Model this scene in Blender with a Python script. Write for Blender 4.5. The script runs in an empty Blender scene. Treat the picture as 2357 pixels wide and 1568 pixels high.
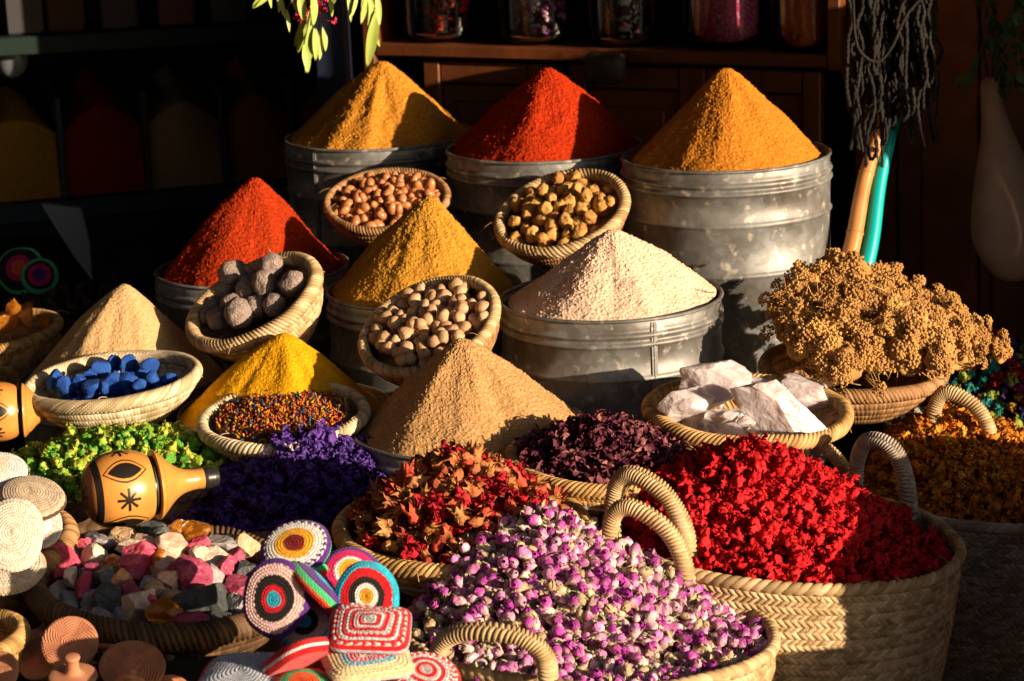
import bpy, math, random
import numpy as np
from mathutils import Matrix, Vector, Euler
R = math.radians
PI = math.pi
random.seed(7)
RNG = np.random.default_rng(11)
S = bpy.context.scene
COL = S.collection

# ------------------------------------------------------------------ camera, world, sun
H = 1.75
FPX = 85 / 36 * 2357.0
PITCH, ROLL = R(14), R(2.5)
cd = bpy.data.cameras.new('camera'); cam = bpy.data.objects.new('camera', cd); COL.objects.link(cam)
cd.lens = 85; cd.sensor_width = 36; cd.clip_end = 200; cd.clip_start = 0.05
cd.dof.use_dof = True; cd.dof.focus_distance = 3.75; cd.dof.aperture_fstop = 8
CM = Matrix.Translation((0, 0, H)) @ Matrix.Rotation(PI/2 - PITCH, 4, 'X') @ Matrix.Rotation(-ROLL, 4, 'Z')
cam.matrix_world = CM
S.camera = cam
CR = CM.to_3x3()
SUN_AZ, SUN_EL = R(53), R(11)      # azimuth measured from behind the camera towards the right
sun_dir = Vector((math.sin(SUN_AZ)*math.cos(SUN_EL), -math.cos(SUN_AZ)*math.cos(SUN_EL), math.sin(SUN_EL)))
w = bpy.data.worlds.new('World'); S.world = w; w.use_nodes = True
nt = w.node_tree; sky = nt.nodes.new('ShaderNodeTexSky'); sky.sky_type = 'NISHITA'; sky.sun_disc = False
sky.sun_elevation = SUN_EL; sky.sun_rotation = PI - SUN_AZ
bg = nt.nodes['Background']; bg.inputs[1].default_value = 0.06
nt.links.new(sky.outputs[0], bg.inputs[0])
sd = bpy.data.lights.new('sun', 'SUN'); so = bpy.data.objects.new('sun', sd); COL.objects.link(so)
sd.energy = 5.0; sd.angle = R(0.5); sd.color = (1.0, 0.77, 0.52)
so.rotation_euler = sun_dir.to_track_quat('Z', 'Y').to_euler()
S.view_settings.view_transform = 'Standard'; S.view_settings.look = 'None'
S.view_settings.exposure = 0.9; S.view_settings.gamma = 1
S.cycles.max_bounces = 6; S.cycles.transparent_max_bounces = 8

def ray(u, v):
    return CR @ Vector(((u - 1178.5)/FPX, -(v - 784)/FPX, -1))
def P(u, v, d):                     # photo pixel (2357 wide) at depth y=d
    r = ray(u, v); return Vector((0, 0, H)) + r*(d/r.y)
def Pz(u, v, z):
    r = ray(u, v); return Vector((0, 0, H)) + r*((z - H)/r.z)
CMI = CM.inverted()
def proj(p):
    q = CMI @ Vector(p); return 1178.5 + FPX*q.x/-q.z, 784 - FPX*q.y/-q.z, -q.z
def projn(Q):
    M = np.array(CMI); q = Q @ M[:3, :3].T + M[:3, 3]
    return 1178.5 + FPX*q[:, 0]/-q[:, 2], 784 - FPX*q[:, 1]/-q[:, 2], -q[:, 2]

# ------------------------------------------------------------------ noise
def _h(ix, iy, iz, s):
    n = (ix.astype(np.int64)*374761393 + iy.astype(np.int64)*668265263 + iz.astype(np.int64)*2147483647 + s*974634777) & 0xffffffff
    n = ((n ^ (n >> 13))*1274126177) & 0xffffffff
    n = ((n ^ (n >> 16))*2246822519) & 0xffffffff
    return ((n ^ (n >> 15)) & 0xffffff)/float(0xffffff)
def vn(Q, f=1.0, s=0):
    q = np.asarray(Q, float)*f + 37.7*s; i = np.floor(q).astype(np.int64); t = q - i; t = t*t*(3 - 2*t)
    x, y, z = i[..., 0], i[..., 1], i[..., 2]; a, b, c = t[..., 0], t[..., 1], t[..., 2]
    r = 0
    for dx in (0, 1):
        for dy in (0, 1):
            for dz in (0, 1):
                r = r + _h(x+dx, y+dy, z+dz, s)*(a if dx else 1-a)*(b if dy else 1-b)*(c if dz else 1-c)
    return r*2 - 1
def fbm(Q, f=1.0, s=0, o=3, g=.5):
    r, a = 0, 1
    for k in range(o):
        r = r + a*vn(Q, f*2**k, s+k); a *= g
    return r
def hs(a, b=0, s=0):
    a = np.asarray(a); b = np.asarray(b) + 0*a
    return _h(a.astype(np.int64), b.astype(np.int64), 0*a.astype(np.int64), s+5)

# ------------------------------------------------------------------ geometry container (triangles only)
class G:
    def __init__(s, V, T, MI=None, C=None):
        s.V = np.asarray(V, float).reshape(-1, 3); s.T = np.asarray(T, np.int64).reshape(-1, 3)
        s.MI = np.zeros(len(s.T), np.int32) if MI is None else np.full(len(s.T), MI, np.int32) if np.isscalar(MI) else np.asarray(MI, np.int32)
        s.C = np.ones((len(s.V), 3))*.5 if C is None else np.broadcast_to(np.asarray(C, float), (len(s.V), 3)).copy()
    def xf(s, M):
        m = np.array(M); return G(s.V @ m[:3, :3].T + m[:3, 3], s.T, s.MI, s.C)
    def copy(s): return G(s.V.copy(), s.T, s.MI, s.C.copy())
def join(L):
    n = 0; T = []
    for g in L: T.append(g.T + n); n += len(g.V)
    return G(np.concatenate([g.V for g in L]), np.concatenate(T), np.concatenate([g.MI for g in L]), np.concatenate([g.C for g in L]))
def grid_t(nu, nv, wrap=True):      # vertex index = j*nu + i ; nv rows
    I = np.arange(nu if wrap else nu-1); J = np.arange(nv-1)
    i, j = np.meshgrid(I, J); i2 = (i+1) % nu
    a, b, c, d = j*nu+i, j*nu+i2, (j+1)*nu+i2, (j+1)*nu+i
    return np.concatenate([np.stack([a, b, c], -1).reshape(-1, 3), np.stack([a, c, d], -1).reshape(-1, 3)])
def lathe(prof, n=64, C=None, MI=None, flip=False):
    p = np.asarray(prof, float); th = np.linspace(0, 2*PI, n, endpoint=False)
    V = np.stack([p[:, 0:1]*np.cos(th), p[:, 0:1]*np.sin(th), p[:, 1:2] + 0*th], -1)
    T = grid_t(n, len(p)); T = T[:, ::-1] if flip else T
    return G(V.reshape(-1, 3), T, MI, C)
def box(x0, x1, y0, y1, z0, z1, C=None, MI=None, M=None):
    V = [(x, y, z) for x in (x0, x1) for y in (y0, y1) for z in (z0, z1)]
    Q = [(0, 1, 3, 2), (4, 6, 7, 5), (0, 4, 5, 1), (2, 3, 7, 6), (0, 2, 6, 4), (1, 5, 7, 3)]
    VV, T = [], []
    for q in Q:
        k = len(VV); VV += [V[i] for i in q]; T += [(k, k+1, k+2), (k, k+2, k+3)]
    g = G(VV, T, MI, C); return g.xf(M) if M is not None else g
def rbox(sx, sy, sz, b=.1, n=10, C=None, MI=None):   # rounded box via superellipsoid
    g = ico(3); v = g.V; p = 2/ b
    r = (np.abs(v)**p).sum(1)**(-1/p); v = v*r[:, None]
    return G(v*np.array([sx, sy, sz]), g.T, MI, C)
def plank(x0, x1, y0, y1, z0, z1, bv=.003, C=None, MI=None, M=None):   # chamfered board
    X = [(x0, x0+bv, x1-bv, x1), (y0, y0+bv, y1-bv, y1), (z0, z0+bv, z1-bv, z1)]
    VV, T = [], []
    c = np.array([(x0+x1)/2, (y0+y1)/2, (z0+z1)/2]); hx = np.array([(x1-x0)/2, (y1-y0)/2, (z1-z0)/2])
    def add(q):
        k = len(VV); VV.extend(q)
        n = np.cross(np.subtract(q[1], q[0]), np.subtract(q[2], q[0])); m = np.mean(q, 0) - c
        o = range(len(q)) if np.dot(n, m) > 0 else range(len(q)-1, -1, -1); o = list(o)
        for i in range(1, len(q)-1): T.append((k+o[0], k+o[i], k+o[i+1]))
    for ax in range(3):
        for s in (-1, 1):
            a, b2 = [k for k in range(3) if k != ax]; q = []
            for (sa, sb) in ((-1, -1), (1, -1), (1, 1), (-1, 1)):
                p = c.copy(); p[ax] += s*hx[ax]; p[a] += sa*(hx[a]-bv); p[b2] += sb*(hx[b2]-bv); q.append(tuple(p))
            add(q)
    for ax in range(3):                 # edges parallel to ax
        a, b2 = [k for k in range(3) if k != ax]
        for sa in (-1, 1):
            for sb in (-1, 1):
                q = []
                for (t, w_) in ((-1, 0), (1, 0), (1, 1), (-1, 1)):
                    p = c.copy(); p[ax] += t*(hx[ax]-bv)
                    p[a] += sa*(hx[a] - (bv if w_ else 0)); p[b2] += sb*(hx[b2] - (0 if w_ else bv)); q.append(tuple(p))
                add(q)
    g = G(VV, T, MI, C); return g.xf(M) if M is not None else g
_ico = {}
def ico(k=2):
    if k in _ico: return _ico[k].copy()
    import bmesh
    bm = bmesh.new(); bmesh.ops.create_icosphere(bm, subdivisions=k, radius=1)
    V = [v.co[:] for v in bm.verts]; T = [[v.index for v in f.verts] for f in bm.faces]; bm.free()
    _ico[k] = G(V, T); return _ico[k].copy()
def frames(pts):
    pts = np.asarray(pts, float); t = np.gradient(pts, axis=0); t /= np.linalg.norm(t, axis=1)[:, None] + 1e-12
    a = np.array([0, 0, 1.]) if abs(t[0][2]) < .9 else np.array([1., 0, 0]); N = []
    n = a - t[0]*np.dot(a, t[0]); n /= np.linalg.norm(n)
    for k in range(len(pts)):
        n = n - t[k]*np.dot(n, t[k]); n /= np.linalg.norm(n) + 1e-12; N.append(n)
    N = np.array(N); return t, N, np.cross(t, N)
def tube(pts, r, n=8, C=None, MI=None, caps=True):
    pts = np.asarray(pts, float); t, N, B = frames(pts); r = np.broadcast_to(np.asarray(r, float), (len(pts),))
    if caps:
        pts = np.concatenate([pts[:1], pts, pts[-1:]]); N = np.concatenate([N[:1], N, N[-1:]]); B = np.concatenate([B[:1], B, B[-1:]]); r = np.concatenate([[1e-5], r, [1e-5]])
    th = np.linspace(0, 2*PI, n, endpoint=False)
    V = pts[:, None] + r[:, None, None]*(np.cos(th)[None, :, None]*N[:, None] + np.sin(th)[None, :, None]*B[:, None])
    return G(V.reshape(-1, 3), grid_t(n, len(pts)), MI, C)
def spline(pts, n=40):
    p = np.asarray(pts, float); m = len(p); pp = np.concatenate([[2*p[0]-p[1]], p, [2*p[-1]-p[-2]]]); out = []
    for t in np.linspace(0, m-1-1e-6, n):
        i = int(t); f = t - i; a, b, c, d = pp[i], pp[i+1], pp[i+2], pp[i+3]
        out.append(.5*((2*b) + (-a+c)*f + (2*a-5*b+4*c-d)*f*f + (-a+3*b-3*c+d)*f**3))
    return np.array(out)

# ------------------------------------------------------------------ materials
def mat(name, base=(.5, .5, .5), rough=.8, metal=0, attr=False, vary=None, vscale=60, bump=0, bscale=300, bump2=0, b2scale=60,
        sheen=0, spec=.3, trans=0, sss=0, sssr=.01, cobj=False, coat=0, detail=4, sat=0):
    m = bpy.data.materials.new(name); m.use_nodes = True; n = m.node_tree; N = n.nodes; L = n.links
    b = N['Principled BSDF']; b.inputs['Roughness'].default_value = rough; b.inputs['Metallic'].default_value = metal
    b.inputs['Specular IOR Level'].default_value = spec; b.inputs['Base Color'].default_value = (*base, 1)
    if trans: b.inputs['Transmission Weight'].default_value = trans
    if coat: b.inputs['Coat Weight'].default_value = coat; b.inputs['Coat Roughness'].default_value = .25
    if sss:
        b.inputs['Subsurface Weight'].default_value = sss; b.inputs['Subsurface Scale'].default_value = sssr
        b.inputs['Subsurface Radius'].default_value = (1, .7, .5)
    if sheen: b.inputs['Sheen Weight'].default_value = sheen
    tc = N.new('ShaderNodeTexCoord') if cobj else N.new('ShaderNodeNewGeometry'); co = tc.outputs['Object' if cobj else 'Position']
    col = None
    if attr:
        a = N.new('ShaderNodeAttribute'); a.attribute_name = 'Col'; col = a.outputs['Color']
    if vary is not None:
        t = N.new('ShaderNodeTexNoise'); t.inputs['Scale'].default_value = vscale; t.inputs['Detail'].default_value = detail
        L.new(co, t.inputs['Vector'])
        cr = N.new('ShaderNodeValToRGB'); cr.color_ramp.elements[0].position = .32; cr.color_ramp.elements[1].position = .68
        els = [base] + list(vary)
        cr.color_ramp.elements[0].color = (*els[0], 1); cr.color_ramp.elements[1].color = (*els[-1], 1)
        for k in range(1, len(els)-1):
            e = cr.color_ramp.elements.new(.32 + .36*k/(len(els)-1)); e.color = (*els[k], 1)
        L.new(t.outputs['Fac'], cr.inputs['Fac'])
        if col is None: col = cr.outputs['Color']
        else:
            mx = N.new('ShaderNodeMix'); mx.data_type = 'RGBA'; mx.blend_type = 'MULTIPLY'; mx.inputs[0].default_value = 1
            L.new(col, mx.inputs[6]); L.new(cr.outputs['Color'], mx.inputs[7]); col = mx.outputs[2]
    if col is not None: L.new(col, b.inputs['Base Color'])
    if bump or bump2:
        prev = None
        for st, sc in ((bump2, b2scale), (bump, bscale)):
            if not st: continue
            t = N.new('ShaderNodeTexNoise'); t.inputs['Scale'].default_value = sc; t.inputs['Detail'].default_value = 3
            L.new(co, t.inputs['Vector'])
            bp = N.new('ShaderNodeBump'); bp.inputs['Strength'].default_value = 1; bp.inputs['Distance'].default_value = st
            L.new(t.outputs['Fac'], bp.inputs['Height'])
            if prev: L.new(prev, bp.inputs['Normal'])
            prev = bp.outputs['Normal']
        L.new(prev, b.inputs['Normal'])
    return m

def mesh(name, g, mats, smooth=True):
    me = bpy.data.meshes.new(name); nv, nt_ = len(g.V), len(g.T)
    me.vertices.add(nv); me.vertices.foreach_set('co', g.V.astype(np.float32).ravel())
    me.loops.add(nt_*3); me.loops.foreach_set('vertex_index', g.T.astype(np.int32).ravel())
    me.polygons.add(nt_); me.polygons.foreach_set('loop_start', np.arange(0, nt_*3, 3, dtype=np.int32))
    me.polygons.foreach_set('material_index', g.MI)
    me.polygons.foreach_set('use_smooth', np.full(nt_, smooth))
    a = me.color_attributes.new('Col', 'FLOAT_COLOR', 'POINT')
    a.data.foreach_set('color', np.concatenate([g.C, np.ones((nv, 1))], 1).astype(np.float32).ravel())
    me.update(calc_edges=True); me.validate()
    for m in (mats if isinstance(mats, (list, tuple)) else [mats]): me.materials.append(m)
    return me
def tag(o, label=None, cat=None, group=None, kind=None):
    if label: o['label'] = label
    if cat: o['category'] = cat
    if group: o['group'] = group
    if kind: o['kind'] = kind
    return o
def obj(name, g, mats, parent=None, M=None, smooth=True, **k):
    o = bpy.data.objects.new(name, g if isinstance(g, bpy.types.Mesh) else mesh(name, g, mats, smooth)); COL.objects.link(o)
    if parent is not None: o.parent = parent
    if M is not None: o.matrix_local = M
    return tag(o, **k)
def empty(name, M, **k):
    o = bpy.data.objects.new(name, None); COL.objects.link(o); o.empty_display_size = .05; o.matrix_world = M; return tag(o, **k)
def smoothstep(a, b, x):
    t = np.clip((x-a)/(b-a), 0, 1); return t*t*(3-2*t)

# ================================================================== material library
def spice(name, c1, c2): return mat(name, c1, .95, vary=[c2], vscale=170, bump=.0012, bscale=700, bump2=.0025, b2scale=190, spec=.05, detail=6)
M_ochre = spice('ochre spice', (.68, .31, .045), (.50, .19, .020))
M_saffron = spice('saffron spice', (.62, .25, .032), (.46, .155, .016))
M_paprika = spice('paprika', (.54, .045, .009), (.30, .020, .005))
M_chili = spice('chili', (.45, .045, .009), (.25, .020, .005))
M_mustard = spice('mustard spice', (.58, .30, .045), (.40, .18, .018))
M_pale = spice('pale spice', (.90, .68, .53), (.72, .49, .36))
M_tan = spice('tan spice', (.58, .35, .16), (.42, .23, .09))
M_beige = spice('beige spice', (.66, .46, .24), (.56, .36, .17))
M_turm = spice('turmeric', (.80, .42, .012), (.70, .32, .008))
def metal_mat():
    m = bpy.data.materials.new('galvanised steel'); m.use_nodes = True; n = m.node_tree; N = n.nodes; L = n.links; b = N['Principled BSDF']
    tc = N.new('ShaderNodeTexCoord')
    v = N.new('ShaderNodeTexVoronoi'); v.inputs['Scale'].default_value = 70; L.new(tc.outputs['Object'], v.inputs['Vector'])
    t = N.new('ShaderNodeTexNoise'); t.inputs['Scale'].default_value = 14; t.inputs['Detail'].default_value = 7; L.new(tc.outputs['Object'], t.inputs['Vector'])
    t2 = N.new('ShaderNodeTexNoise'); t2.inputs['Scale'].default_value = 48; t2.inputs['Detail'].default_value = 4; L.new(tc.outputs['Object'], t2.inputs['Vector'])
    r1 = N.new('ShaderNodeValToRGB'); r1.color_ramp.elements[0].position = .3; r1.color_ramp.elements[0].color = (.15, .135, .12, 1)
    r1.color_ramp.elements[1].position = .72; r1.color_ramp.elements[1].color = (.37, .39, .41, 1); L.new(t.outputs['Fac'], r1.inputs['Fac'])
    mx = N.new('ShaderNodeMix'); mx.data_type = 'RGBA'; mx.blend_type = 'MULTIPLY'; mx.inputs[0].default_value = .35
    L.new(r1.outputs['Color'], mx.inputs[6]); hv = N.new('ShaderNodeRGBToBW'); L.new(v.outputs['Color'], hv.inputs[0]); L.new(hv.outputs[0], mx.inputs[7])
    r2 = N.new('ShaderNodeValToRGB'); r2.color_ramp.elements[0].position = .60; r2.color_ramp.elements[0].color = (0, 0, 0, 1)
    r2.color_ramp.elements[1].position = .72; r2.color_ramp.elements[1].color = (1, 1, 1, 1); L.new(t2.outputs['Fac'], r2.inputs['Fac'])
    mx2 = N.new('ShaderNodeMix'); mx2.data_type = 'RGBA'; L.new(r2.outputs['Color'], mx2.inputs[0]); L.new(mx.outputs[2], mx2.inputs[6]); mx2.inputs[7].default_value = (.52, .49, .43, 1)
    L.new(mx2.outputs[2], b.inputs['Base Color'])
    b.inputs['Metallic'].default_value = .45
    mr = N.new('ShaderNodeMapRange'); mr.inputs[3].default_value = .42; mr.inputs[4].default_value = .68; L.new(t.outputs['Fac'], mr.inputs[0]); L.new(mr.outputs[0], b.inputs['Roughness'])
    bp = N.new('ShaderNodeBump'); bp.inputs['Distance'].default_value = .0012; L.new(t.outputs['Fac'], bp.inputs['Height']); L.new(bp.outputs[0], b.inputs['Normal'])
    return m
M_tin = metal_mat()
M_straw = mat('straw', (1, 1, 1), .6, attr=True, vary=[(.72, .66, .58)], vscale=25, bump=.0006, bscale=900, spec=.35)
M_wood = mat('dark wood', (.10, .028, .010), .42, vary=[(.17, .05, .015)], vscale=9, bump=.0008, bscale=60, spec=.4)
M_wood2 = mat('orange wood', (.26, .075, .018), .45, vary=[(.16, .04, .012)], vscale=12, bump=.0008, bscale=60)
M_black = mat('black cloth', (.008, .008, .009), .95)
M_dark = mat('dark boards', (.03, .024, .02), .8, vary=[(.018, .014, .012)], vscale=10)
M_ground = mat('stone ground', (.05, .042, .036), .9, vary=[(.08, .07, .06)], vscale=15, bump=.002, bscale=40)
M_wall = mat('dark wall', (.02, .019, .022), .9)

# ================================================================== setting
obj('ground', box(-30, 30, -20, 40, -.05, 0), M_ground, kind='structure')

# powder heap thing
def spice_heap(label, c, Rr, h, m, seed, rough=.004, tex=1.0, lean=(0, 0), rnd=.085, pw=1.0, nu=560, nv=190):
    rho = np.linspace(0, 1.0, nv)[:, None]; th = np.linspace(0, 2*PI, nu, endpoint=False)[None]
    rp = np.sqrt(rho**2 + rnd**2) - rnd
    zz = h*(1 - (rp/(math.sqrt(1+rnd*rnd)-rnd))**pw)
    z = zz + 0*th
    r = Rr*rho + 0*th
    X, Y = r*np.cos(th), r*np.sin(th)
    D = np.stack([np.cos(th)+0*rho, np.sin(th)+0*rho, 0*th+rho*.5], -1)
    facet = fbm(D, 1.6, seed, 2)                          # broad planes left by the scoop
    ridg = vn(np.stack([np.cos(th)*7+0*rho, np.sin(th)*7+0*rho, rho*1.3+0*th], -1), 1, seed+3)
    env = smoothstep(.05, .55, rho)
    Pn = np.stack([X, Y, z], -1)
    disp = facet*.085*Rr*env*(1-.5*rho) + ridg*rough*.5*env + fbm(Pn, 40, seed+5, 2, .5)*rough*.35 + np.abs(fbm(Pn, 210, seed+9, 2))*rough*.42*tex
    g1 = vn(Pn, 480, seed+20); disp = disp + np.clip(g1-.3, 0, 1)*rough*.75*tex
    nz = .78; nr = .62
    X = X + np.cos(th)*disp*nr + lean[0]*(z/h)*Rr; Y = Y + np.sin(th)*disp*nr + lean[1]*(z/h)*Rr; z = z + disp*nz
    V = np.stack([X, Y, z], -1).reshape(-1, 3)
    g = G(V, grid_t(nu, nv))
    o = obj('spice_heap', g, m, M=Matrix.Translation(c)); tag(o, label, 'spice heap', 'cones of ground spice'); return o

def tin(label, c, Rr, hgt, seam=None, lean=.0):
    e = empty('metal_tub', Matrix.Translation(c - Vector((0, 0, hgt))), label=label, cat='tub', group='galvanised tubs')
    prof = []
    def rib(z, a=.0035, wd=.008):
        for k in np.linspace(-1, 1, 7): prof.append((Rr*(.985) + a*math.cos(k*PI/2), z - k*wd))
    prof.append((0, .002)); prof.append((Rr*.965, .002)); prof.append((Rr*.975, .012))
    for z in ((hgt-.20, hgt-.105) if hgt > .3 else (hgt-.12,)): 
        if z > .03: rib(z, .004, .007)
    prof = sorted(prof[3:], key=lambda q: q[1]); prof = [(0, .002), (Rr*.965, .002), (Rr*.975, .012)] + prof
    for z in (hgt-.046, hgt-.030):
        for k in np.linspace(-1, 1, 9): prof.append((Rr*.985 + .005*math.cos(k*PI/2), z + k*.0065))
    prof += [(Rr*.986, hgt-.02), (Rr*.99, hgt-.006)]
    prof += [(Rr*.978, hgt-.004), (Rr*.975, hgt-.03), (Rr*.972, hgt-.12)]
    g = lathe(prof, 128)
    th = np.arctan2(g.V[:, 1], g.V[:, 0]); wob = 1 + .004*vn(np.stack([np.cos(th), np.sin(th), g.V[:, 2]*3], -1), 1.4, int(Rr*1000))+.004*vn(np.stack([np.cos(th), np.sin(th), g.V[:, 2]*9], -1), 3.4, int(Rr*999))
    g.V[:, :2] *= wob[:, None]
    obj('body', g, M_tin, e)
    rp = [(Rr*.99 + .0035*math.cos(a), hgt-.003 + .0035*math.sin(a)) for a in np.linspace(0, 2*PI, 9)]
    obj('rim', lathe(rp, 128), M_tin, e)
    if seam is not None:
        s = box(-.005, .005, -.0016, .0016, .01, hgt-.008)
        s2 = box(-.0012, .0012, -.003, .003, .01, hgt-.01)
        M = Matrix.Rotation(seam, 4, 'Z') @ Matrix.Translation((0, -Rr*.992, 0))
        obj('seam', join([s, s2]), M_tin, e, M=M)
    return e

def tub_and_heap(tl, hl, u, v, d, wpx, hgt, apex, m, seed, seam=None, sink=.012, fill=.95, **k):
    c = P(u, v, d); dist = proj(c)[2]; Rr = wpx/2*dist/FPX
    tin(tl, c, Rr, hgt, seam)
    a = P(apex[0], apex[1], d); h = (a.z - c.z) + sink
    spice_heap(hl, c - Vector((0, 0, sink)), Rr*fill, h, m, seed, lean=((a.x-c.x)/Rr, 0), **k)
    return c, Rr

zA = P(1670, 352, 4.55).z
A1 = tub_and_heap('tall galvanised tub holding the ochre cone, back row, partly behind the argan nut basket', 'ochre yellow spice cone under the hanging green leaves', 872, 308, 5.05, 436, P(872, 308, 5.05).z-.36, (880, 142), M_ochre, 1, seam=-.7, rough=.0045, fill=.97)
A2 = tub_and_heap('galvanised tub holding bright red powder behind the dried fig basket', 'bright red paprika cone between the two orange yellow cones of the back row', 1252, 334, 4.78, 452, P(1252, 334, 4.78).z-.36, (1262, 158), M_paprika, 2, seam=-2.2, rough=.005)
A3 = tub_and_heap('largest and tallest galvanised tub, beside the leaning sticks', 'orange saffron coloured spice cone in the tallest tub', 1670, 352, 4.55, 482, P(1670, 352, 4.55).z-.36, (1672, 158), M_saffron, 3, seam=1.9, rough=.004, fill=.93)
B1 = tub_and_heap('galvanised tub behind the basket of grey stones', 'deep red chili powder cone behind the basket of grey stones', 580, 612, 4.55, 445, .26, (585, 410), M_chili, 4, seam=-1.3, rough=.0045)
B2 = tub_and_heap('galvanised tub behind the basket of round tan nuts', 'mustard brown spice cone in the middle between argan nuts and tan nuts', 975, 658, 4.33, 448, .26, (988, 452), M_mustard, 5, rough=.005)
B3 = tub_and_heap('short galvanised tub with a soldered upright seam holding the pale powder', 'pale pinkish white powder cone in the tub with the upright seam', 1405, 678, 4.12, 516, P(1405, 678, 4.12).z-.26-.14, (1412, 530), M_pale, 6, seam=.33, rough=.0045, fill=.92, sink=.006)
C1 = tub_and_heap('low tub under the beige cone at the far left', 'smooth beige spice cone behind the bowl of blue stones', 282, 862, 4.25, 478, .10, (285, 654), M_beige, 7, rough=.003, tex=.5)
C2 = tub_and_heap('low dark tub under the bright yellow turmeric', 'bright yellow turmeric cone behind the bowl of coloured chips', 655, 938, 4.02, 492, .10, (652, 768), M_turm, 8, rough=.0035, tex=.6, rnd=.12)
C3 = tub_and_heap('low galvanised tub at centre front holding the sandy brown powder', 'sandy brown spice cone in the low centre tub behind the dried pomegranate flowers', 1082, 978, 3.82, 542, .12, (1062, 780), M_tan, 9, seam=-.12, rough=.004, fill=.97, rnd=.09)

# ================================================================== display steps, cabinet, shop behind
def step(name, u0, u1, d0, d1, z): 
    x0, x1 = P(u0, 700, d0).x, P(u1, 700, d0).x
    obj(name, plank(x0, x1, d0, d1, 0, z, .004), M_dark, kind='structure')
step('display_step_back', 600, 2300, 4.35, 5.3, .355)
obj('display_step_middle', plank(-.72, .62, 3.88, 4.345, 0, .24, .004), M_dark, kind='structure')
for c, Rr, hh in ((B1[0], B1[1], .26), (B2[0], B2[1], .26), (C1[0], C1[1], .10), (C2[0], C2[1], .10), (C3[0], C3[1], .12)):
    zt = c.z - hh
    if zt > .06:
        tag(obj('display_drum', lathe([(0, 0), (Rr*.9, 0), (Rr*.9, zt-.003), (Rr*.88, zt-.001), (0, zt-.001)], 48), M_dark, M=Matrix.Translation((c.x, c.y, 0))), kind='structure')

# ------------------------------------------------------------------ woven basketry
def wv(a, rc, n, kind, seed=0):
    row = np.floor(rc); f = rc - row
    if kind == 'plait':
        d = np.where(row % 2 == 0, 1., -1.); x = a*n + d*f*.95 + .37*hs(row, 0, seed)
        cell = np.floor(x); g = x - cell
        h = np.sqrt(np.abs(np.sin(PI*g)))*(.55 + .45*np.sin(PI*f)**.7) + .25*g*d*(g*0+1) - .12
    elif kind == 'coil':
        x = a*n + f*.35 + .5*(row % 2); cell = np.floor(x); g = x - cell
        h = .75*np.sqrt(np.abs(np.sin(PI*f))) + .3*np.sqrt(np.abs(np.sin(PI*g)))
    else:                                                    # 'wrap' rim: slanted strands
        x = a*n + f; cell = np.floor(x); g = x - cell; row = row*0
        h = np.sqrt(np.abs(np.sin(PI*g)))
    return h, hs(cell, row, seed)
def straw_col(idn, tone, var=.45):
    t = np.asarray(tone); b = (1-var) + var*2*idn[..., None]*.75
    c = t*b; c[..., 2] *= (.85 + .3*idn); return np.clip(c, 0, 1)
STRAW = (.62, .45, .25); PALE = (.74, .62, .42); BROWN = (.42, .23, .10); DARK = (.15, .085, .042); GOLD = (.62, .38, .15); GREY = (.42, .37, .30)

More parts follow.
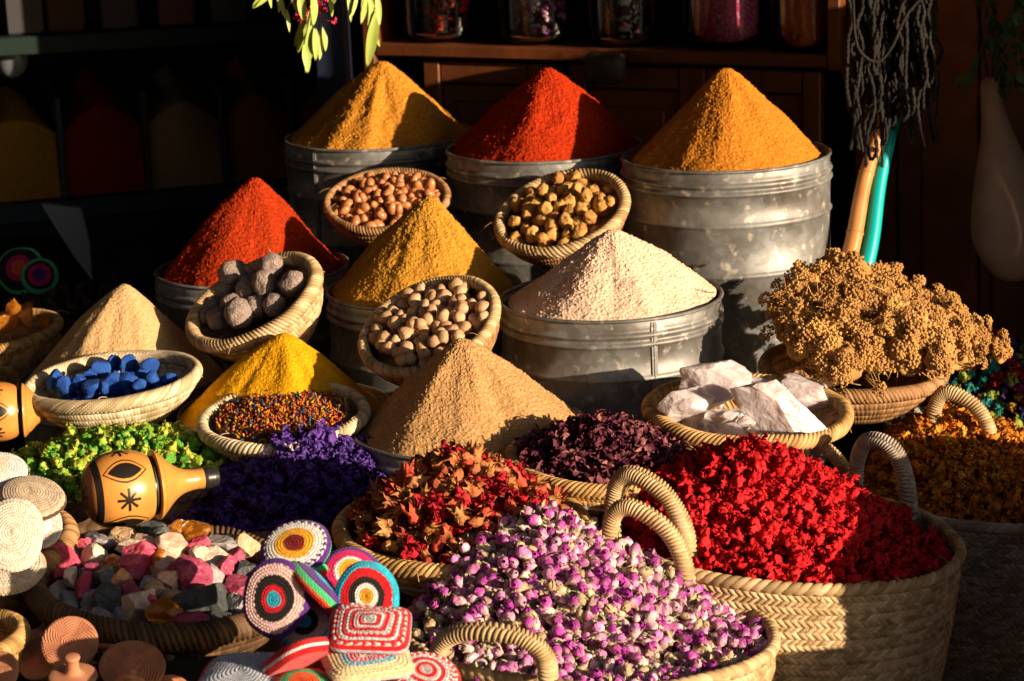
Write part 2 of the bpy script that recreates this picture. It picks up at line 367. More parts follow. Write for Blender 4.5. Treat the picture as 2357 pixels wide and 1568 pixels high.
def basket(label, M, rx, ry, hgt, base, tone, kind='coil', rows=8, n=90, rim_r=.011, rimn=90, slant=2.0, rimkind='wrap', wavy=.01, seed=0, amp=.0045, cat='basket', group=None, pinch=1.0, rim_tone=None, hires=False):
    rimn = int(rimn*(1.5 if rimkind == 'wrap' else 1.15))
    e = empty('woven_basket', M, label=label, cat=cat, group=group)
    nu, nvv = (1400, 340) if hires else (720, 150)
    th = np.linspace(0, 2*PI, nu, endpoint=False)[None]; s = np.linspace(0, 1, nvv)[:, None]
    zs = -hgt*(1-s) + 0*th
    prof = base + (1-base)*np.sin(s*PI/2)**pinch
    wob = 1 + wavy*vn(np.stack([np.cos(th), np.sin(th), 0*th], -1), 1.6, seed) + wavy*.5*vn(np.stack([np.cos(th), np.sin(th), 0*th], -1), 5, seed+1)
    h, idn = wv(th/(2*PI) + 0*s, s*rows + 0*th, n, kind, seed)
    rr = 1 + 0*prof
    X = np.cos(th)*(rx*prof*wob + amp*h); Y = np.sin(th)*(ry*prof*wob + amp*h)
    droop = .02*rx*vn(np.stack([np.cos(th), np.sin(th), 0*th], -1), 1.8, seed+7)
    Z = zs + droop*s
    V = np.stack([X, Y, Z], -1).reshape(-1, 3)
    ti = np.stack([X*.965, Y*.965, Z], -1)[nvv//3::4][::-1]
    C = straw_col(idn, tone).reshape(-1, 3)
    out = G(V, grid_t(nu, nvv), None, C)
    h2, id2 = wv(th/(2*PI) + 0*s[nvv//3::2], (s*rows + 0*th)[nvv//3::2], n, kind, seed+1)
    Xi = X[nvv//3::2] - np.cos(th)*(.006 + amp*.6*(1-h2)); Yi = Y[nvv//3::2] - np.sin(th)*(.006 + amp*.6*(1-h2))
    Vi = np.stack([Xi, Yi, Z[nvv//3::2]], -1)
    inn = G(Vi.reshape(-1, 3), grid_t(nu, len(Vi))[:, ::-1], None, straw_col(id2, tone).reshape(-1, 3))
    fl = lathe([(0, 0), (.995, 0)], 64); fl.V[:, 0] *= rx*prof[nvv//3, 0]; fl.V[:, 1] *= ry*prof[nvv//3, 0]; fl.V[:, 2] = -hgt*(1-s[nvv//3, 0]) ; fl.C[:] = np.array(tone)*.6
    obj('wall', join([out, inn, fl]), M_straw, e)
    # rim
    nr = 28; ph = np.linspace(0, 2*PI, nr, endpoint=False)[:, None]; tht = np.linspace(0, 2*PI, 900, endpoint=False)[None]
    wb = 1 + wavy*vn(np.stack([np.cos(tht), np.sin(tht), 0*tht], -1), 1.6, seed) + wavy*.5*vn(np.stack([np.cos(tht), np.sin(tht), 0*tht], -1), 5, seed+1)
    dr = .02*rx*vn(np.stack([np.cos(tht), np.sin(tht), 0*tht], -1), 1.8, seed+7)
    a = tht/(2*PI) + 0*ph
    if rimkind == 'plait':
        y = np.abs(((ph/(2*PI)) + .12) % 1 - .5)*2
        x = a*rimn + y*slant; cell = np.floor(x); g_ = x - cell; idr = hs(cell, np.where(((ph/(2*PI)+.12) % 1) > .5, 1, 0) + 0*cell, seed)
    else:
        x = a*rimn + ph/(2*PI)*round(slant) ; cell = np.floor(x) ; g_ = x - cell; idr = hs(cell % rimn, 0, seed)
    hr = np.sqrt(np.abs(np.sin(PI*g_)))
    rad = rim_r*(.76 + .30*hr)
    X = np.cos(tht)*(rx*wb + rad*np.cos(ph)*.85); Y = np.sin(tht)*(ry*wb + rad*np.cos(ph)*.85); Z = rad*np.sin(ph) + dr
    V = np.stack([X, Y, Z], -1); V = np.concatenate([V, V[:1]], 0)
    Cc = straw_col(idr, rim_tone or tone); Cc = np.concatenate([Cc, Cc[:1]], 0)
    obj('rim', G(V.reshape(-1, 3), grid_t(900, nr+1)[:, ::-1], None, Cc.reshape(-1, 3)), M_straw, e)
    # frayed straws
    rg = np.random.default_rng(seed+50); L = []
    for k in range(14):
        t0 = rg.uniform(0, 2*PI); r0 = np.array([math.cos(t0)*rx, math.sin(t0)*ry, rim_r*.6])
        d = rg.normal(0, 1, 3); d[2] = rg.uniform(-.8, .6); d /= np.linalg.norm(d); ln = rg.uniform(.015, .04)
        L.append(tube(spline([r0, r0 + d*ln*.5, r0 + d*ln + np.array([0, 0, -ln*.3])], 6), .0006, 4, np.array(tone)*1.1))
    obj('loose_straws', join(L), M_straw, e, kind='stuff')
    return e

def bframe(u, v, d, tilt=0, roll=0, yaw=0):
    return Matrix.Translation(P(u, v, d)) @ Matrix.Rotation(R(tilt), 4, 'X') @ Matrix.Rotation(-R(roll), 4, 'Y') @ Matrix.Rotation(R(yaw), 4, 'Z')
def px(u, v, d): return proj(P(u, v, d))[2]/FPX        # metres per photo pixel there

def handle(pts, r, parent, tone, name='handle', n=34, seed=0, M=None):
    n = int(n*1.4); c = spline(pts, 640); t, N, B = frames(c); ph = np.linspace(0, 2*PI, 26, endpoint=False)[None]; s = np.linspace(0, 1, len(c))[:, None]
    q = (ph/(2*PI)*2) % 1; side = np.floor(ph/(2*PI)*2)
    x = s*n + np.where(side > 0, 1, -1)*(q-.5)*1.1 + .5*side
    cell = np.floor(x); g = x - cell
    h = np.sqrt(np.abs(np.sin(PI*g)))*(.45+.55*np.abs(np.sin(PI*q))**.6)
    idn = hs(cell, side + 0*cell, seed); rad = r*(.72 + .42*h)*(1 + .06*vn(np.stack([s*9, 0*s, 0*s], -1), 1, seed))
    V = c[:, None] + rad[..., None]*(np.cos(ph)[..., None]*N[:, None] + np.sin(ph)[..., None]*B[:, None])
    V = np.concatenate([np.broadcast_to(c[:1, None], (1, 26, 3)), V, np.broadcast_to(c[-1:, None], (1, 26, 3))]); idn = np.concatenate([idn[:1], idn, idn[-1:]])
    o = obj(name, G(V.reshape(-1, 3), grid_t(26, len(V)), None, straw_col(idn, tone, .25).reshape(-1, 3)), M_straw, parent)
    if M is not None: o.matrix_local = M
    return o

# ------------------------------------------------------------------ loose goods
class Proto:
    def __init__(s, name, g, mats, smooth=True, kids=()):
        s.g, s.mats, s.name = g, mats, name; s.me = mesh(name, g, mats, smooth); s.smooth = smooth
        s.kids = [(kn, kg, mesh(kn, kg, mats, smooth)) for kn, kg in kids]
        s.full = join([g] + [k[1] for k in s.kids])
def rotm(rg, flat=0):
    e = Euler((rg.uniform(-PI, PI)*(1-flat), rg.uniform(-PI, PI)*(1-flat), rg.uniform(-PI, PI))); return e.to_matrix().to_4x4()
def place(pr, M, label, cat, group):
    o = bpy.data.objects.new(pr.name, pr.me); COL.objects.link(o); o.matrix_world = M; tag(o, label, cat, group)
    for kn, kg, km in pr.kids:
        k = bpy.data.objects.new(kn, km); COL.objects.link(k); k.parent = o
    return o
def scatter(protos, M, fn, rx, ry, sp, label, cat, group, sc=(.85, 1.15), nmax=300, seed=0, flat=0, massname=None, masslabel=None, mask=None, under=2, view=(-60, 2420, -60, 1640), base_drop=1.3, jit=.32, mass=True, upz=0):
    rg = np.random.default_rng(seed); pts = []
    ny = int(ry/sp/.866)+2; nx = int(rx/sp)+2
    for j in range(-ny, ny+1):
        for i in range(-nx, nx+1):
            x = (i + .5*(j % 2))*sp + rg.normal(0, jit*sp*.6); y = j*sp*.866 + rg.normal(0, jit*sp*.6)
            if (x/rx)**2 + (y/ry)**2 > 1 or (mask and not mask(x, y)): continue
            pts.append((x, y, fn(x, y) + upz + rg.uniform(-.3, .3)*sp))
    W = np.array([M @ Vector(p) for p in pts])
    u, v, dd = projn(W); vis = (u > view[0]) & (u < view[1]) & (v > view[2]) & (v < view[3])
    # facing: rough hidden test for the far slope of the heap
    cp = np.array([0, 0, H]); ok = []
    for p, wv_ in zip(pts, W):
        x, y, z = p; e_ = sp*.5
        n = Vector((-(fn(x+e_, y)-fn(x-e_, y))/(2*e_), -(fn(x, y+e_)-fn(x, y-e_))/(2*e_), 1)).normalized()
        n = (M.to_3x3() @ n).normalized(); ok.append(n.dot(Vector(cp - wv_).normalized()) > -.05)
    ok = np.array(ok) & vis; idx = np.where(ok)[0]; order = idx[np.argsort(dd[idx])]
    ind = set(order[:nmax].tolist()); rest = [k for k in range(len(pts)) if k not in ind and vis[k]]
    for k in sorted(ind):
        pr = protos[rg.integers(len(protos))]; s = rg.uniform(*sc)
        place(pr, Matrix.Translation(W[k]) @ (M.to_3x3().to_4x4() @ rotm(rg, flat) if flat else rotm(rg)) @ Matrix.Scale(s, 4), label, cat, group)
    if mass:
        L = []
        def add(w_, f=1):
            pr = protos[rg.integers(len(protos))]; L.append(pr.full.xf(Matrix.Translation(w_) @ rotm(rg) @ Matrix.Scale(rg.uniform(*sc)*f, 4)))
        for k in rest: add(W[k])
        for lay in range(1, under+1):
            for k, p in enumerate(pts):
                if vis[k] and (rg.random() < .8): add(M @ Vector((p[0]*(1-.10*lay) + rg.normal(0, .2*sp), p[1]*(1-.10*lay) + rg.normal(0, .2*sp), p[2] - lay*sp*.55)))
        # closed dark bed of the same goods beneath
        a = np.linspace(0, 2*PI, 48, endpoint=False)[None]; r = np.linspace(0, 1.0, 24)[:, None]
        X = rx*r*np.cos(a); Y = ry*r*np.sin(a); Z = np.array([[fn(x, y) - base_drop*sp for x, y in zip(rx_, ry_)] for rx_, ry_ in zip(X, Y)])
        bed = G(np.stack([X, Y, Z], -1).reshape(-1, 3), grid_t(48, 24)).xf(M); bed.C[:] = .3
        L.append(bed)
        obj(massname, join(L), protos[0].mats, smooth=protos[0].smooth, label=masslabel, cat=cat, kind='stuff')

def rock(seed, cuts=12, k=3, asp=(1, .8, .75), noise=.03, dmin=.45, dmax=.8, C=None):
    rg = np.random.default_rng(seed); g = ico(k); V = g.V
    for _ in range(cuts):
        n = rg.normal(0, 1, 3); n /= np.linalg.norm(n); d = rg.uniform(dmin, dmax); t = V @ n - d
        V = V - np.clip(t, 0, None)[:, None]*n
    V = V*(1 + noise*fbm(V, 3, seed, 4)[:, None]); V = V*np.array(asp)
    return G(V/np.abs(V).max(), g.T, None, C)
def lump(seed, k=3, asp=(1, 1, 1), amp=.2, f=2.0, ridge=0, C=None):
    g = ico(k); V = g.V; n = fbm(V, f, seed, 3)
    if ridge: n = n - ridge*np.abs(fbm(V, f*2.2, seed+9, 2))
    V = V*(1 + amp*n[:, None])*np.array(asp); return G(V, g.T, None, C)
def petal(seed, L=1, W=.5, curl=.5, crump=.15, nu=9, nv=5, tip=.8, C=None, C2=None):
    t = np.linspace(0, 1, nu)[:, None]; s = np.linspace(-1, 1, nv)[None]
    wd = W*np.sin(PI*(t*.85+.08))**tip
    X = t*L + 0*s; Y = s*wd; Z = curl*L*t**2 + .35*wd*s*s
    Q = np.stack([X, Y, Z + 0*X], -1); Q = Q + crump*np.stack([fbm(Q, 3.4, seed, 3, .65), fbm(Q, 3.4, seed+4, 3, .65), fbm(Q, 4, seed+8, 3, .65)], -1)
    c = None
    if C is not None: c = (np.array(C)[None, None]*(1-t[..., None]) + np.array(C2 if C2 is not None else C)[None, None]*t[..., None] + 0*s[..., None]).reshape(-1, 3)
    return G(Q.reshape(-1, 3), np.concatenate([grid_t(nv, nu, False)]), None, c)
def crumple(seed, size, npet=6, pod=.55, C=(1, 1, 1), C2=None, crump=.28, asp=(1, .8, .8)):
    rg = np.random.default_rng(seed); L = [lump(seed, 3, tuple(pod*np.array(asp)), .42, 2.4, .7, C)]
    for i in range(npet):
        p = petal(seed*31+i, rg.uniform(.6, 1.15), rg.uniform(.18, .42), rg.uniform(-.6, .9), crump, 10, 6, .8, C, C2 if C2 is not None else C)
        m = Matrix.Rotation(rg.uniform(0, 2*PI), 4, 'Z') @ Matrix.Rotation(rg.uniform(-1.4, 1.4), 4, 'Y') @ Matrix.Rotation(rg.uniform(-1, 1), 4, 'X')
        off = Matrix.Translation(rg.normal(0, .22, 3))
        L.append(p.xf(off @ m))
    g = join(L); g.V *= size; return g
def rosebud(seed, size, pink, pale, green=(.34, .36, .17)):
    rg = np.random.default_rng(seed); nu, nv = 20, 14
    t = np.linspace(0, 1, nv)[:, None]; th = np.linspace(0, 2*PI, nu, endpoint=False)[None]
    op = rg.uniform(0, .35)
    r = .52*np.sin(PI*np.clip(t*.93+.03, 0, 1))**.62*(1 - .25*t + op*t)
    k = 3; ph = (th*k/(2*PI) + t*1.3) % 1
    r = r*(1 + .16*(ph-.5)*np.minimum(1, t*2)) * (1 + .07*vn(np.stack([np.cos(th)+0*t, np.sin(th)+0*t, t*2+0*th], -1), 2.2, seed))
    Q = np.stack([r*np.cos(th), r*np.sin(th), t*1.35 + 0*th], -1)
    mixf = np.clip(1-t*1.5 + .45*vn(Q, 2.5, seed+1), 0, 1)[..., None]
    C = np.array(pink)*(1-mixf) + np.array(pale)*mixf
    bud = G(Q.reshape(-1, 3), grid_t(nu, nv), None, C.reshape(-1, 3))
    L = [bud]
    for i in range(3):
        p = petal(seed+i*7, 1.1, .4, .25, .1, 7, 5, .7, pale, pink).xf(Matrix.Rotation(rg.uniform(0, 6.3), 4, 'Z') @ Matrix.Translation((.25, 0, .15)) @ Matrix.Rotation(-R(70), 4, 'Y')); L.append(p)
    Lk = [lump(seed, 1, (.2, .2, .26), .1).xf(Matrix.Translation((0, 0, -.12)))]
    Lk[0].C[:] = green
    for i in range(5):
        if rg.random() < .2: continue
        g2 = np.array(green)*rg.uniform(.7, 1.5); op2 = rg.uniform(40, 82)
        p = petal(seed*5+i, rg.uniform(.75, 1.2), rg.uniform(.09, .16), rg.uniform(-.25, .3), .06, 7, 3, .8, g2, g2*1.35).xf(Matrix.Rotation(i*1.257, 4, 'Z') @ Matrix.Translation((.17, 0, 0)) @ Matrix.Rotation(-R(op2), 4, 'Y')); Lk.append(p)
    if rg.random() < .6: Lk.append(tube(spline([(0, 0, -.2), (.05, 0, -.5), (rg.uniform(-.4, .4), .1, -.9)], 5), .045, 4, green))
    cal = join(Lk); bud = join(L); bud.V *= size; cal.V *= size; return bud, cal
def pomeflower(seed, size, C1, C2):
    rg = np.random.default_rng(seed); nu, nv = 36, 14; nt_ = rg.integers(5, 7)
    t = np.linspace(0, 1, nv)[:, None]; th = np.linspace(0, 2*PI, nu, endpoint=False)[None]
    prof = np.interp(t, [0, .15, .45, .62, .8, 1], [.02, .30, .44, .34, .36, .52])
    spk = (np.abs((th*nt_/(2*PI)) % 1 - .5)*2)**1.8                 # 1 at tooth tips
    k = smoothstep(.62, 1, t)
    z = t*1.2 + k*spk*.55; r = prof*(1 + k*(.6*spk - .25))
    Q = np.stack([r*np.cos(th), r*np.sin(th), z], -1); Q += .10*np.stack([fbm(Q, 3.2, seed, 3), fbm(Q, 3.2, seed+4, 3), fbm(Q, 3.2, seed+8, 3)], -1)
    mf = np.clip(t + .5*vn(Q, 2, seed), 0, 1)[..., None]; C = np.array(C1)*(1-mf) + np.array(C2)*mf
    g = G(Q.reshape(-1, 3), grid_t(nu, nv), None, C.reshape(-1, 3)); L = [g]
    for i in range(10):
        a = rg.uniform(0, 6.3); L.append(tube([(0, 0, .5), (.15*math.cos(a), .15*math.sin(a), .9), (.3*math.cos(a), .3*math.sin(a), 1.15)], .025, 3, (.62, .36, .08)))
    q = join(L); q.V[:, 2] -= .5; q.V *= size; return q
def curlstrip(seed, size, C1, C2):
    rg = np.random.default_rng(seed); L = [lump(seed, 1, (.3, .25, .25), .3, C=C1)]
    for i in range(5):
        a = rg.uniform(0, 6.3); e = rg.uniform(-.3, 1.2); n = 10; t = np.linspace(0, 1, n)
        cv = rg.uniform(1.0, 3.8)*rg.choice([-1, 1]); ang = e + cv*t
        x = np.cumsum(np.cos(ang))/n*1.3; z = np.cumsum(np.sin(ang))/n*1.3
        c = np.stack([x, .25*np.sin(3*t+seed), z], -1); wd = .26*np.sin(PI*(t*.8+.15))**.8*rg.uniform(.7, 1.3)
        s = np.linspace(-1, 1, 4)[None]; Q = c[:, None] + np.stack([0*s*t[:, None], s*wd[:, None], .3*(s*s-.5)*wd[:, None]], -1) + .06*vn(c[:, None]*3 + s[..., None], 2, seed+i)[..., None]
        tt = t[:, None, None]; C = np.array(C1)*(1-tt) + np.array(C2)*tt + 0*s[..., None]
        L.append(G(Q.reshape(-1, 3), grid_t(4, n, False), None, C.reshape(-1, 3)).xf(Matrix.Rotation(a, 4, 'Z')))
    g = join(L); g.V *= size; return g

M_petal = mat('dried petals', (1, 1, 1), .75, attr=True, vary=[(.6, .55, .6)], vscale=45, spec=.25, bump=.0008, bscale=500)
M_red = mat('red dyed flowers', (.62, .006, .012), .7, vary=[(.42, .003, .008)], vscale=60, spec=.3, bump=.0012, bscale=420)
M_purple = mat('violet dyed flowers', (.12, .035, .32), .6, vary=[(.04, .02, .17)], vscale=50, spec=.4, bump=.0012, bscale=420)
M_green = mat('green dyed flowers', (.22, .36, .02), .7, vary=[(.50, .50, .07), (.06, .30, .02), (.15, .26, .02)], vscale=38, spec=.3, bump=.0012, bscale=420)
M_orange = mat('orange dyed flowers', (.72, .24, .015), .7, vary=[(.48, .15, .01), (.68, .38, .03)], vscale=38, spec=.3, bump=.0012, bscale=420)
M_nut = mat('argan nut', (.42, .15, .055), .32, vary=[(.55, .24, .10)], vscale=45, spec=.5)
M_fig = mat('dried fig', (.26, .10, .03), .75, vary=[(.50, .27, .07), (.60, .36, .12)], vscale=34, bump=.0018, bscale=260)
M_nutmeg = mat('nutmeg', (.42, .23, .12), .6, vary=[(.62, .42, .25)], vscale=34, bump=.001, bscale=240, spec=.3)
M_pumice = mat('pumice', (.36, .28, .25), .95, vary=[(.22, .17, .16)], vscale=120, bump=.004, bscale=260)
M_blue = mat('indigo block', (.006, .045, .27), .85, vary=[(.022, .10, .42)], vscale=30, bump=.0015, bscale=200)
M_salt = mat('rock crystal', (.50, .43, .46), .3, vary=[(.72, .66, .68)], vscale=45, bump=.0012, bscale=200, bump2=.003, b2scale=60, sss=.6, sssr=.03, spec=.6)
M_yar = mat('dried yarrow', (.52, .29, .09), .85, vary=[(.38, .20, .07), (.64, .39, .13)], vscale=16, spec=.15)

# ================================================================== tilted baskets with nuts, figs and stones
def k_of(u, v, d, w): return w*px(u, v, d)/2
# argan nuts
d = 4.62; Mb = bframe(891, 462, d, 19, 2); r = k_of(891, 462, d, 278)
basket('brown round basket of shiny argan nuts leaning on the back row tubs', Mb, r, r*.98, .075, .5, BROWN, 'coil', 6, 110, .009, 80, 3, seed=1, group='round baskets')
def ell(seed, asp, k=2, amp=.05): return lump(seed, k, asp, amp, 1.4)
NP = [Proto('argan_nut', (lambda g: G(g.V*.0135, g.T))(ell(i, (1, .68, .66), 2, .06)), M_nut) for i in range(5)]
dome = lambda hh, h0, rx, ry: (lambda x, y: h0 + hh*(1 - min(1, (x/rx)**2 + (y/ry)**2)))
scatter(NP, Mb, dome(.012, -.002, r, r), r*.9, r*.9, .021, 'shiny brown argan nut in the leaning brown basket', 'nut', 'argan nuts in their basket', seed=3, massname='argan_nut_mass', masslabel='lower layers of shiny brown argan nuts in the leaning basket', under=1, sc=(.8, 1.12))
# figs
d = 4.42; Mf = bframe(1293, 490, d, 24, 13); r = k_of(1293, 490, d, 298)
basket('tan round basket of knobbly dried figs, tipped up to the right', Mf, r, r*.98, .085, .5, BROWN, 'coil', 6, 120, .012, 60, 5, seed=2, group='round baskets', rim_tone=STRAW)
FP = [Proto('dried_fig', (lambda g: G(g.V*.0165, g.T))(lump(i, 3, (1, .8, .78), .22, 2.2, .4)), M_fig) for i in range(6)]
scatter(FP, Mf, dome(.02, -.004, r, r), r*.88, r*.88, .029, 'knobbly yellow brown dried fig in the tipped tan basket', 'dried fig', 'dried figs in their basket', seed=5, massname='dried_fig_mass', masslabel='lower layers of dried figs in the tipped basket', under=1, sc=(.7, 1.1))
# nutmegs
d = 3.98; Mn = bframe(988, 752, d, 24, 17); r = k_of(988, 752, d, 322)
basket('tan round basket of round tan nuts, tipped up to the right', Mn, r, r*.98, .095, .5, BROWN, 'coil', 7, 120, .011, 90, 4, seed=3, group='round baskets', rim_tone=STRAW)
def nutm(seed):
    g = lump(seed, 3, (1, .95, .93), .1, 1.5); t = smoothstep(.75, 1, g.V[:, 2]); g.V[:, 2] += t*.16; g.V *= .0125; return G(g.V, g.T)
MP = [Proto('round_nut', nutm(i), M_nutmeg) for i in range(6)]
scatter(MP, Mn, dome(.016, -.002, r, r), r*.88, r*.9, .0235, 'round tan nut in the tipped tan basket', 'nut', 'round tan nuts in their basket', seed=8, massname='round_nut_mass', masslabel='lower layers of round tan nuts in the tipped basket', under=1, sc=(.75, 1.15))
# pumice
d = 4.15; Mp = bframe(586, 696, d, 26, 23); r = k_of(586, 696, d, 322)
basket('tan oval basket of grey pumice stones, tipped steeply to the right', Mp, r, r*.82, .10, .5, STRAW, 'coil', 7, 110, .014, 70, 5, seed=4, group='round baskets')
PU = [(537, 632, 34), (600, 655, 34), (622, 615, 34), (672, 652, 32), (610, 655, 34), (576, 668, 36), (515, 670, 30), (536, 700, 30), (492, 706, 24), (505, 735, 30), (548, 722, 38), (592, 706, 30), (632, 702, 30), (478, 728, 24)]
PUL = ['squarish pale pumice stone at the top left of the tipped basket', 'dark pumice stone hemmed in between the two top ones', 'pale pumice stone highest in the tipped basket', 'round pumice stone nearest the raised right rim',
 'pitted pumice stone in the middle just under the highest one', 'shaded dark pumice stone at the centre of the heap', 'small shaded pumice stone under the squarish one', 'pale sunlit pumice stone left of the centre', 'small pumice stone against the left rim', 'shaded pumice stone at the lower left of the basket', 'large pumice stone lowest in front by the rim', 'small shaded pumice stone right of the lowest one', 'pumice stone at lower right tucked under the round one', 'smallest pumice stone deep at the left end of the basket']
inv = Mp.inverted()
for i, ((u, v, s), lb) in enumerate(zip(PU, PUL)):
    # intersect the view ray with the plane of the basket mouth
    o = inv @ Vector((0, 0, H)); q = (inv.to_3x3() @ ray(u, v)); z0 = -.004 + .012*(1 if i in (0, 2, 3, 4, 10) else 0)
    p = o + q*((z0 - o.z)/q.z); g = lump(i+60, 4, (1, .92, .9), .13, 1.3); n2 = fbm(g.V, 9, i, 3); g.V *= (1 - .05*np.abs(n2))[:, None]
    if i == 0: g = rbox(1, .9, .85, .55); g.V *= (1 - .05*np.abs(fbm(g.V, 9, i, 3)))[:, None]
    g.V *= s*px(u, v, 4.1)
    obj('pumice_stone', g, M_pumice, M=Matrix.Translation(Mp @ p) @ rotm(RNG), label=lb, cat='stone', group='grey pumice stones in their basket')
# ------------------------------------------------------------------ low bowls
d = 4.0; Mu = bframe(258, 878, d, 3, 3); r = k_of(258, 878, d, 392)
basket('pale straw bowl holding bright blue blocks', Mu, r, r*.95, .07, .55, PALE, 'coil', 5, 150, .012, 120, 7, seed=5, group='shallow straw bowls', rimkind='plait', wavy=.02)
BL = [(128, 875, 34), (152, 888, 32), (205, 862, 24), (230, 850, 34), (262, 838, 30), (298, 842, 36), (345, 850, 36), (186, 882, 30), (212, 892, 32), (262, 882, 40), (298, 880, 38), (330, 868, 28), (352, 876, 30), (388, 872, 26), (322, 893, 26), (240, 893, 22)]
BW = ['leftmost blue block, against the left rim', 'flat sided blue block, second from the left in front', 'small blue block behind the left ones', 'blue block left of the peak, at the back', 'small blue block just behind the peak', 'highest blue block, on the peak of the heap', 'large blue block at the back right', 'blue block in front left of the middle', 'ragged blue block in front at centre left', 'largest blue block, front centre', 'pale streaked blue block right of centre front', 'small blue block under the back right one', 'blue block with a dark crack at the right', 'rightmost blue block, small and by the rim', 'small blue chip low at the right front', 'small blue chip low in front centre']
inv = Mu.inverted()
for i, ((u, v, s), lb) in enumerate(zip(BL, BW)):
    o = inv @ Vector((0, 0, H)); q = (inv.to_3x3() @ ray(u, v)); p = o + q*((.004 - o.z)/q.z)
    p.y = max(-.8*r, min(.8*r, p.y)); g = rock(i+100, 8, 3, (1, .92, .88), .03, .55, .85); g.V *= s*.78*px(u, v, 4.0)
    obj('blue_block', g, M_blue, M=Matrix.Translation(Mu @ p) @ rotm(RNG), smooth=False, label=lb, cat='dye block', group='blue blocks in the straw bowl')
scatter([Proto('blue_block', (lambda g: G(g.V*.014, g.T))(rock(7, 9, 2)), M_blue, False)], Mu, dome(.0, -.02, r, r), r*.7, r*.7, .03, 'x', 'dye block', 'x', nmax=0, under=0, massname='blue_block_mass', masslabel='blue chips filling the bottom of the straw bowl', base_drop=.3)

d = 3.85; Mc = bframe(652, 962, d, 7, 2); r = k_of(652, 962, d, 372)
basket('pale straw bowl full of tiny red, yellow and blue chips', Mc, r, r*.98, .07, .5, PALE, 'plait', 6, 70, .012, 90, 2, seed=6, group='shallow straw bowls', rimkind='plait')
chipc = [(.70, .30, .02), (.72, .34, .03), (.38, .04, .03), (.42, .08, .05), (.03, .07, .13), (.55, .2, .02)]
CP = []
for i in range(10):
    rg = np.random.default_rng(i); Lr = rg.uniform(.6, 1.6)
    CP.append(Proto('chip', tube(spline([(-Lr*.004, 0, 0), (0, rg.uniform(-.0015, .0015), .001), (Lr*.004, 0, 0)], 5), .0012*rg.uniform(.7, 1.4), 5, chipc[i % 6]), M_petal))
scatter(CP, Mc, dome(.018, .0, r, r), r*.82, r*.84, .0058, 'x', 'dried chips', 'x', nmax=0, under=2, massname='mixed_dried_chips', masslabel='tiny red, yellow and dark blue dried chips in the pale straw bowl', base_drop=1.2, sc=(.8, 1.5))

# ------------------------------------------------------------------ salt crystals
d = 3.78; Ms = bframe(1722, 948, d, 10, -4, 0); rx = k_of(1722, 948, d, 452)
basket('golden oval straw basket holding white rock crystals', Ms, rx, rx*.74, .055, .6, GOLD, 'plait', 3, 90, .013, 110, 3, seed=7, group='shallow straw bowls', rimkind='plait', wavy=.03)
def crystal(label, u, v, d, w, h, dp, seed, rz, ry_):
    s = px(u, v, d); g = rock(seed, 16, 5, (1, 1, 1), .05, .5, .78); n = np.abs(fbm(g.V, 3, seed, 3)); g.V *= (1 - .06*n)[:, None]
    g.V *= 1.34*np.array([w*s/2, dp*s/2, h*s/2])
    obj('rock_crystal', g, M_salt, M=Matrix.Translation(P(u, v, d)) @ Matrix.Rotation(R(ry_), 4, 'Y') @ Matrix.Rotation(R(rz), 4, 'Z'), smooth=False, label=label, cat='crystal', group='white rock crystals in the golden basket')
crystal('tallest white rock crystal with a peaked top, left in the golden basket', 1635, 890, 3.80, 150, 120, 90, 1, 10, -8)
crystal('low white rock crystal in the left front of the golden basket', 1590, 930, 3.74, 120, 70, 80, 2, 0, 5)
crystal('large sugary white rock crystal slanting down to the right at centre', 1790, 935, 3.70, 205, 108, 100, 13, 0, 26)
crystal('smooth white rock crystal at the back right of the golden basket', 1850, 905, 3.84, 150, 85, 80, 4, 0, 24)
crystal('grey white crystal lying at the back between the two peaks', 1722, 885, 3.90, 90, 45, 60, 5, 0, 10)
scatter([Proto('rock_crystal', (lambda g: G(g.V*.008, g.T))(rock(9, 9, 3)), M_salt)], Ms, lambda x, y: -.03, rx*.8, rx*.55, .03, 'x', 'crystal', 'x', nmax=0, under=0, massname='crystal_crumbs', masslabel='small crystal crumbs on the bottom of the golden basket', base_drop=.2)
crystal('tiny white crystal lump in front of the left one', 1672, 958, 3.70, 60, 28, 40, 6, 0, 0)
crystal('tiny white crystal lump left of the sugary one', 1712, 972, 3.68, 42, 26, 30, 7, 0, 0)

# ------------------------------------------------------------------ yarrow
d = 4.0; My = bframe(1965, 850, d, 10, -3); rx = k_of(1965, 850, d, 410)
basket('brown oval basket under the big bundle of dried yarrow', My, rx, rx*.72, .075, .55, BROWN, 'coil', 5, 120, .013, 90, 6, seed=8, group='shallow straw bowls')
def umbel(seed, size, nf=260, flat=.45):
    rg = np.random.default_rng(seed); L = []; f = ico(1); lobes = rg.normal(0, .42, (15, 3)); lobes[:, 2] = .25*lobes[:, 2] - .35*(lobes[:, 0]**2 + lobes[:, 1]**2)
    for i in range(nf):
        lb = lobes[rg.integers(15)]; a = rg.uniform(0, 6.3); q = rg.uniform(0, 1)**.5*.26
        p = np.array([lb[0] + q*math.cos(a), lb[1] + q*math.sin(a), lb[2] + math.sqrt(max(.004, .075-q*q))*.9]); p += rg.normal(0, .025, 3)
        s = rg.uniform(.035, .06); L.append(G(f.V*s*np.array([1, 1, .8]) + p, f.T))
        if i % 8 == 0: L.append(tube([p, lb*.5 + np.array([0, 0, -.15]) + rg.normal(0, .05, 3)], .010, 3))
    for i in range(6): L.append(tube(spline([(0, 0, .1), rg.normal(0, .2, 3) + np.array([0, 0, -.5]), rg.normal(0, .35, 3) + np.array([0, 0, -1.0])], 6), .018, 4))
    cr = lump(seed, 3, (.55, .55, .26), .3, 2); cr.V[:, 2] -= .14; cr.V[:, 2] -= .0; L.append(cr)
    g = join(L); g.V *= size; return g
